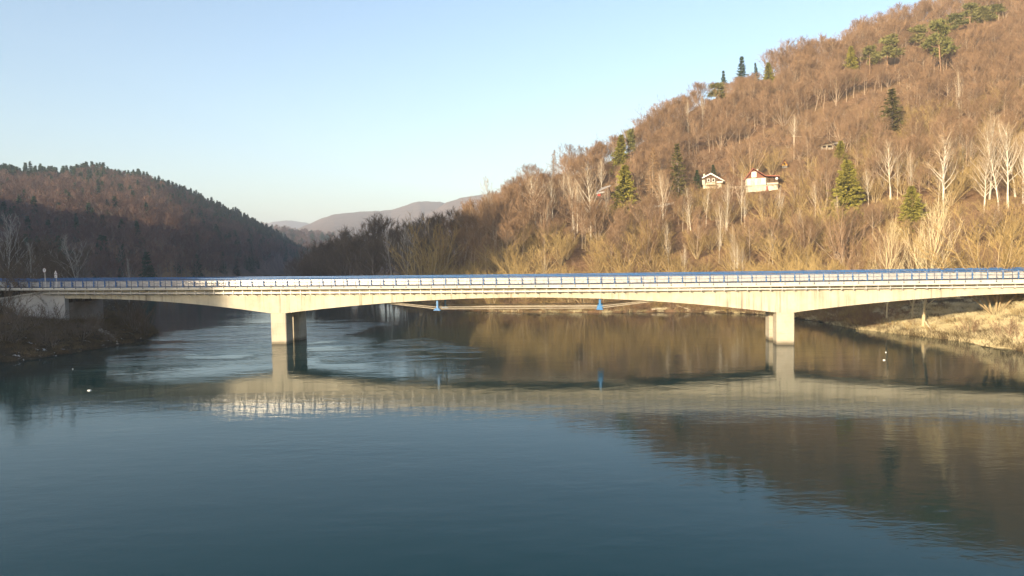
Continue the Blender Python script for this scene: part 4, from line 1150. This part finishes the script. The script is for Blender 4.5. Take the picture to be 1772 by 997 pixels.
# left bank
left_trees = [(10, 366, 150, 1.1, 'pale bare birch at the left edge of the picture behind the railing'),
              (52, 418, 152, 0.9, 'thin pale birch between the left edge and the round sign'),
              (140, 404, 148, 1.3, 'many-stemmed pale birch right of the road signs'),
              (222, 445, 160, 0.5, 'tiny pale birch behind the blue barrier right of the signs')]
for x, yt, Y, w, lab in left_trees:
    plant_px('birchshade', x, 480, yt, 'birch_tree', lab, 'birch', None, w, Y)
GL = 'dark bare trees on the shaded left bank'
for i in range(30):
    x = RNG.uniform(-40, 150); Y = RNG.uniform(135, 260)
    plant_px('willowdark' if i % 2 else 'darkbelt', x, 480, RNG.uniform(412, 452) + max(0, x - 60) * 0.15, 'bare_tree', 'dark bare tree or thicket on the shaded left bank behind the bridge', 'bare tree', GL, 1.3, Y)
GS = 'leafless shrubs on the shaded left bank'
for x, y, h in [(20, 560, 4.5), (38, 575, 3.5), (62, 566, 3.2), (8, 590, 4), (85, 575, 2.4), (118, 572, 1.8), (50, 545, 5), (5, 540, 6), (30, 530, 6), (150, 575, 1.5), (-10, 600, 4), (70, 590, 2)]:
    P = ray_ground(x, y)
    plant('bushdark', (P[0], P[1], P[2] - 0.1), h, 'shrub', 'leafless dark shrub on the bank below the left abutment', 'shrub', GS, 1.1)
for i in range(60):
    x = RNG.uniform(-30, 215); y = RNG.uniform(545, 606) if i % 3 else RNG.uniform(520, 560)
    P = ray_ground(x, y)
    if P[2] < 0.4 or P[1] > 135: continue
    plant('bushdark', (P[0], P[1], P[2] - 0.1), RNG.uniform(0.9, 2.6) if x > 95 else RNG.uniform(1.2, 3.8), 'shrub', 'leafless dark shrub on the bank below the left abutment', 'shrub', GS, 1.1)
GT = 'dark shrubs at the tip of the left bank'
for x, y, h in [(232, 574, 4.5), (246, 578, 4.2), (255, 570, 3.6), (222, 562, 4.5), (240, 566, 5), (212, 556, 3.5), (252, 582, 2.5)]:
    P = ray_ground(x, y)
    plant('bushdark', (P[0], P[1], P[2] - 0.1), h, 'shrub', 'dark twiggy shrub at the water tip of the left bank', 'shrub', GT, 1.0)
# right bank shrubs
for x, y, h, kd, lab in [(1682, 584, 2.6, 'bush', 'brown twiggy shrub on the pale grass of the right bank'), (1738, 590, 2.8, 'bush', 'wide brown shrub at the lower right on the pale bank'),
                         (1762, 600, 2.4, 'bush', 'brown shrub at the right picture edge above the waterline'), (1574, 575, 1.6, 'bushpale', 'small pale shrub beside the foot of the big riverside tree')]:
    P = ray_ground(x, y)
    plant(kd, (P[0], P[1], P[2] - 0.05), h, 'shrub', lab, 'shrub', None, 1.1)
GR = 'pale bare shrubs at the right end of the bridge'
for i in range(14):
    x = RNG.uniform(1700, 1800); y = RNG.uniform(520, 533)
    P = ray_ground(x, y)
    plant('bushpale', (P[0], P[1], P[2] - 0.1), RNG.uniform(2.2, 3.6), 'shrub', 'pale bare shrub under the right end of the bridge', 'shrub', GR, 1.0)
GU = 'shaded bare trees under the right span'
for i in range(16):
    x = RNG.uniform(1470, 1740); Y = RNG.uniform(132, 160)
    q = at_y(x, 530, Y); z = float(ground(q[0], q[1]))
    if z > 0.4: plant('hill', (q[0], q[1], z - 0.1), RNG.uniform(9, 13), 'bare_tree', 'bare tree standing in the shade behind the right span', 'bare tree', GU, 0.9)

# ------------------------------------------------------------------ the wood on the right hill: nearest 300 as things, the rest as one mass
cand = []
rg = np.random.default_rng(5)
step = 4.9
xs, ys = np.meshgrid(np.arange(-60, 360, step), np.arange(150, 470, step))
xs = xs.ravel() + rg.uniform(-2.3, 2.3, xs.size); ys = ys.ravel() + rg.uniform(-2.3, 2.3, ys.size)
wd = water_dist(xs, ys); gz = ground(xs, ys)
front = []
colx = CX + F_PX * xs / ys
foot = np.interp(colx, RX, RF); rid = np.interp(colx, RX, RYr)
var = fbm(xs / 22, ys / 22, 77, 3)
for i in range(len(xs)):
    X0, Y0, Z0, c = xs[i], ys[i], gz[i], colx[i]
    if wd[i] < 1.5 or c < 772 or c > 1860 or Y0 > rid[i] + 26: continue
    if c > 1470 and Y0 < 138: continue
    tt = (Y0 - foot[i]) / (rid[i] - foot[i])
    r = rg.uniform()
    if Y0 < foot[i] + 14 or (tt < 0.22 and r < 0.75):
        kd = 'willow' if r < 0.86 or c > 1500 else 'willowred'; h = rg.uniform(6.0, 10.5) if r < 0.7 else rg.uniform(3.5, 6)
        if any((X0 - a) ** 2 + (Y0 - b) ** 2 < (5.0 if h > 6 else 3.2) ** 2 for a, b in front[-160:]): continue
        front.append((X0, Y0))
    elif tt < 0.45 and r < 0.35:
        kd = 'willow'; h = rg.uniform(5, 9)
    else:
        kd = 'hill' if r < 0.93 else 'willowred'; h = rg.uniform(9, 14) * (0.95 + 0.5 * var[i])
        if 0.42 < tt < 0.62 and 1180 < c < 1560 and var[i] > -0.25: kd = 'bush' if r < 0.8 else 'willowred'; h = rg.uniform(2.2, 5)
    skip = False
    for hx, HP, xa, xb, yb in HOUSES:
        if abs(X0 - HP[0]) < 6.5 and -4 < Y0 - HP[1] < 9: skip = True
        if xa - 8 < c < xb + 8 and Y0 < HP[1]:
            lim = at_y(c, yb - 3 + rg.uniform(-2, 6) - (9 if rg.uniform() < 0.18 and hx in (1312, 1234) else 0), Y0)[2] - Z0
            if lim < 1.2: skip = True
            h = min(h, lim)
    if skip: continue
    # lower growth in front of the white birches so their stems show
    for bx, byb, byt in KEEP:
        if abs(c - bx) < 9 and byb < 410:
            py = project((X0, Y0, Z0))[1]
            if py > byb + 1:
                lim = at_y(c, byb - 4, Y0)[2] - Z0
                if lim > 2: h = min(h, lim)
    cand.append((h / Y0, kd, (X0, Y0, Z0 - 0.15), h, c))
cand.sort(key=lambda a: -a[0])
def visible_px(c): return 770 < c < 1790
LAB = {'willow': ('willow_tree', 'bushy yellow-brown willow in the thicket along the sunlit far shore', 'willow', 'bare willows along the sunlit far shore'),
       'willowred': ('willow_tree', 'bushy red-brown bare tree in the thicket above the far shore', 'willow', 'red-brown bushy trees above the far shore'),
       'hill': ('bare_tree', 'bare brown tree in the wood covering the right hillside', 'bare tree', 'bare trees of the right hillside wood'),
       'bush': ('shrub', 'low reddish bush on the open slope around the huts', 'shrub', 'low bushes on the open hillside')}
CAP = {'willow': 230, 'willowred': 30, 'hill': 150, 'bush': 90}
cnt = {}; mass = []
for _, kd, pos, h, c in cand:
    w = RNG.uniform(0.85, 1.2) * (1.25 if kd.startswith('willow') else 1.12)
    if visible_px(c) and cnt.get(kd, 0) < CAP[kd]:
        cnt[kd] = cnt.get(kd, 0) + 1
        nm, lab, cat, grp = LAB[kd]
        plant(kd, pos, h, nm, lab, cat, grp, w)
    else:
        h0, vs = KIND[kd]
        mass.append((RNG.choice(vs)[2], pos, h / h0, w))
print('RIGHT WOOD', cnt, len(mass))
stuff_forest('forest', 'dense bare brown wood covering the upper right hillside', 'forest', mass)
# brushwood between the trees of the far shore
mass = []
for i in range(4200):
    Y0 = rg.uniform(128, 330) if i % 2 else rg.uniform(128, 200); c = rg.uniform(775, 1850)
    q = at_y(c, 450, Y0); X0 = q[0]
    d0 = float(water_dist(X0, Y0))
    if d0 < 0.3: continue
    if d0 > 30 and rg.uniform() < 0.5: continue
    h0, vs = KIND['bushpale' if (d0 < 25 and rg.uniform() < 0.6) else 'bush']
    if X0 > 44 and Y0 < 127: continue
    mass.append((RNG.choice(vs)[2], (X0, Y0, float(ground(X0, Y0)) - 0.1), rg.uniform(0.35, 0.95), 1.2))
for i in range(1500):
    a = SH[[k for k in range(len(SH)) if 120 < SH[k][1] < 215 and SH[k][0] > -45]]
    k = int(rg.integers(0, len(a) - 1)); f = rg.uniform(); p = a[k] * (1 - f) + a[k + 1] * f + rg.normal(0, 3.0, 2)
    if float(water_dist(p[0], p[1])) < 0.0: continue
    mass.append((RNG.choice(KIND['bush' if i % 3 else 'bushpale'][1])[2], (p[0], p[1], float(ground(p[0], p[1])) - 0.1), rg.uniform(0.2, 0.6), 1.3))
stuff_forest('undergrowth', 'tangled dry undergrowth between the trees of the far shore', 'undergrowth', mass)

# ------------------------------------------------------------------ the wood on the left hill
mass = []; singles = []
step = 8.2
xs, ys = np.meshgrid(np.arange(-900, -60, step), np.arange(320, 1260, step))
xs = xs.ravel() + rg.uniform(-3.6, 3.6, xs.size); ys = ys.ravel() + rg.uniform(-3.6, 3.6, ys.size)
wd = water_dist(xs, ys); gz = ground(xs, ys); colx = CX + F_PX * xs / ys
rid = np.interp(colx, LX, LYr); foot = np.interp(colx, LX, LF); var = fbm(xs / 70, ys / 70, 91, 3)
for i in range(len(xs)):
    if wd[i] < 3 or colx[i] < -60 or colx[i] > 575 or ys[i] > rid[i] + 25: continue
    tt = (ys[i] - foot[i]) / (rid[i] - foot[i])
    pc = 0.10 + 0.55 * float(sstep(0.78, 0.98, tt)) + 0.9 * float(sstep(250, 400, colx[i])) * float(sstep(0.4, 0.7, tt)) + (0.4 if var[i] > 0.2 else 0)
    con = rg.uniform() < pc
    h = rg.uniform(10, 17) if con else rg.uniform(11, 16)
    p = (xs[i], ys[i], gz[i] - 0.3)
    if con and ys[i] > rid[i] - 70 and len(singles) < 200 and -10 < colx[i] < 560: singles.append((p, rg.uniform(11, 19)))
    else:
        h0, vs = KIND['sprucefar' if con else 'hillfar']
        mass.append((RNG.choice(vs)[2], p, h / h0, (rg.uniform(0.85, 1.15) if con else rg.uniform(1.1, 1.5))))
for p, h in singles:
    plant('sprucefar', p, h, 'spruce_tree', 'small dark conifer along the crest of the shaded left hill', 'spruce', 'conifers along the left hill crest', 1.0)
print('LEFT WOOD', len(mass), len(singles))
stuff_forest('forest', 'mixed brown and dark green wood on the left hill, its lower part in shade', 'forest', mass)
# wood on the spur behind, up the valley
mass = []
for i in range(900):
    c = rg.uniform(430, 720); Y0 = rg.uniform(1200, 1660); q = at_y(c, 440, Y0)
    z = float(ground(q[0], q[1]))
    if z < 0.6: continue
    h0, vs = KIND['hillfar' if rg.uniform() < 0.75 else 'sprucefar']
    mass.append((RNG.choice(vs)[2], (q[0], q[1], z - 0.3), rg.uniform(0.8, 1.15), 1.7))
stuff_forest('forest', 'hazy wood on the low spur far up the valley', 'forest', mass)

mass = []  # unseen crest trees, added to soften the hill's shadow edge on the bridge
for i in range(260):
    q = rg.uniform(-150, -98); sv = rg.uniform(-190, -110)
    X0 = q * math.cos(SUN_AZ) + sv * math.sin(SUN_AZ); Y0 = -q * math.sin(SUN_AZ) + sv * math.cos(SUN_AZ)
    h0, vs = KIND['hill']
    mass.append((RNG.choice(vs)[2], (X0, Y0, float(ground(X0, Y0)) - 0.3), rg.uniform(0.6, 1.0), 1.0))
stuff_forest('forest', 'unseen bare wood added on the steep left hill to soften its shadow edge', 'forest', mass)

# ------------------------------------------------------------------ grass on the banks
tufts = [tuft(200 + i).mesh('tuft_pale', M['grass_pale']) for i in range(3)]
tuftb = [tuft(210 + i, 60, 0.9, 1.0, 0.022).mesh('tuft_brown', M['grass_brown']) for i in range(3)]
mass = []
for i in range(3300):
    if i % 5 < 3:
        x = rg.uniform(1470, 1800); y = rg.uniform(528, 612)
    else:
        x = rg.uniform(800, 1480); y = rg.uniform(532, 556)
    P = ray_ground(x, y) if i < 2600 else None
    if P is None:
        Y0 = rg.uniform(88, 150); X0 = rg.uniform(40, 90); P = np.array([X0, Y0, float(ground(X0, Y0))])
    if P[2] < 0.08 or P[1] > 215: continue
    br = rg.uniform() < 0.25
    mass.append((RNG.choice(tuftb if br else tufts), tuple(P), rg.uniform(0.35, 1.0), 1.2))
for i in range(700):
    k = [k for k in range(len(SH)) if SH[k][0] > 44 and 80 < SH[k][1] < 135]
    j = k[int(rg.integers(0, len(k) - 1))]; f = rg.uniform(); p = SH[j] * (1 - f) + SH[j + 1] * f + rg.normal(0, 0.9, 2)
    if float(water_dist(p[0], p[1])) < -0.3: continue
    mass.append((RNG.choice(tuftb if i % 3 else tufts), (p[0], p[1], max(float(ground(p[0], p[1])), 0.0)), rg.uniform(0.4, 1.3), 0.9))
for i in range(60):
    Y0 = rg.uniform(92, 125); X0 = rg.uniform(50, 84); z = float(ground(X0, Y0))
    if z < 0.3: continue
    mass.append((RNG.choice(KIND['bush' if i % 2 else 'bushpale'][1])[2], (X0, Y0, z - 0.05), rg.uniform(0.15, 0.45), 1.4))
stuff_forest('dry_grass', 'pale dry grass on the sunlit right bank and far shore', 'grass', mass)
mass = []
for i in range(3400):
    Y0 = rg.uniform(86, 150); X0 = rg.uniform(-105, -50)
    z = float(ground(X0, Y0))
    if z < 0.08 or z > 7: continue
    mass.append((RNG.choice(tuftb), (X0, Y0, z), rg.uniform(0.4, 1.1), 1.2))
stuff_forest('dry_grass', 'dark brown dead grass on the shaded left bank', 'grass', mass)

# ------------------------------------------------------------------ small things
def stick(path, r, label, name='driftwood_branch', cat='branch'):
    mb = MB(); n = len(path)
    base = np.array(path[0])
    mb.tube([np.array(p) - base for p in path], [r * (1 - 0.8 * k / (n - 1)) for k in range(n)], 6)
    o = link(name, mb.mesh(name, M['driftwood'])); o.location = tuple(base)
    return tag(o, label, cat)
def wp(x, y, dz=0.15):
    P = ray_ground(x, y); return (P[0], P[1], P[2] + dz)
a = wp(1128, 538); b = wp(1146, 537.5); c = at_y(1160, 532.5, b[1]); d = at_y(1174, 530.5, b[1])
stick([a, b, tuple(c), tuple(d)], 0.22, 'bleached crooked branch lying on the far shore below the right span')
a = wp(1195, 540); c = at_y(1170, 529, a[1])
stick([a, tuple(c)], 0.13, 'short broken branch leaning at the far waterline right of the crooked one')
a = wp(1612, 576); c = at_y(1600, 556, a[1]); d = at_y(1598, 540, a[1])
stick([a, tuple(c), tuple(d)], 0.14, 'slanting dead stem at the foot of the big riverside tree')
a = wp(200, 548); b = wp(222, 556, 0.4)
stick([a, b], 0.12, 'thin pale log lying on the left bank beside the abutment')
for x, y, w, lab in [(155, 677, 0.22, 'small white ice piece floating left of the bridge reflection'), (1530, 624.5, 0.2, 'white ice sliver floating in front of the right bank'),
                     (1533, 611, 0.12, 'tiny ice chip floating just behind the white ice sliver'), (126, 640, 0.08, 'tiny white speck floating off the left bank')]:
    P = at_z(x, y); mb = MB(); k = 7
    ring = [(math.cos(6.283 * i / k) * w * (0.8 + 0.3 * ((i * 5) % 3) / 2), math.sin(6.283 * i / k) * w * 0.7) for i in range(k)]
    mb.add([(x_, y_, -0.05) for x_, y_ in ring] + [(x_ * 0.85, y_ * 0.85, 0.09) for x_, y_ in ring],
           [tuple(range(k))[::-1], tuple(range(k, 2 * k))] + [(i, (i + 1) % k, (i + 1) % k + k, i + k) for i in range(k)])
    o = link('ice_chunk', mb.mesh('ice_chunk', M['ice'])); o.location = tuple(P); tag(o, lab, 'ice')
# rubble chute on the left bank
mb = MB(); rk = np.random.default_rng(3)
for i in range(90):
    f = rk.uniform(); x = 162 + 40 * f + rk.normal(0, 2.2); y = 568 + 26 * f ** 1.4 + rk.normal(0, 1.2)
    P = ray_ground(x, y); r = rk.uniform(0.12, 0.3)
    vs = [tuple(P + np.array(v) * r * rk.uniform(0.7, 1.3)) for v in [(1, 0, 0), (0, 1, 0), (-1, 0, 0), (0, -1, 0), (0, 0, 0.9), (0, 0, -1)]]
    mb.add(vs, [(0, 1, 4), (1, 2, 4), (2, 3, 4), (3, 0, 4), (1, 0, 5), (2, 1, 5), (3, 2, 5), (0, 3, 5)])
tag(link('rubble', mb.mesh('rubble', M['stone'])), 'strip of pale rubble running down the left bank to the water', 'rubble', kind='stuff')

# ------------------------------------------------------------------ air
def haze():
    mb = MB(); mb.box(-2600, 2600, -700, 6400, -6, 340)
    mt = bpy.data.materials.new('haze'); mt.use_nodes = True; t = mt.node_tree; t.nodes.clear()
    out = t.nodes.new('ShaderNodeOutputMaterial'); pv = t.nodes.new('ShaderNodeVolumePrincipled')
    pv.inputs['Color'].default_value = (0.74, 0.84, 1.0, 1); pv.inputs['Density'].default_value = 0.0002; pv.inputs['Anisotropy'].default_value = 0.0
    t.links.new(pv.outputs[0], out.inputs['Volume'])
    tag(link('haze', mb.mesh('haze', mt)), 'thin pale haze filling the valley', 'haze', kind='stuff')
HAZE = True
if HAZE: haze()
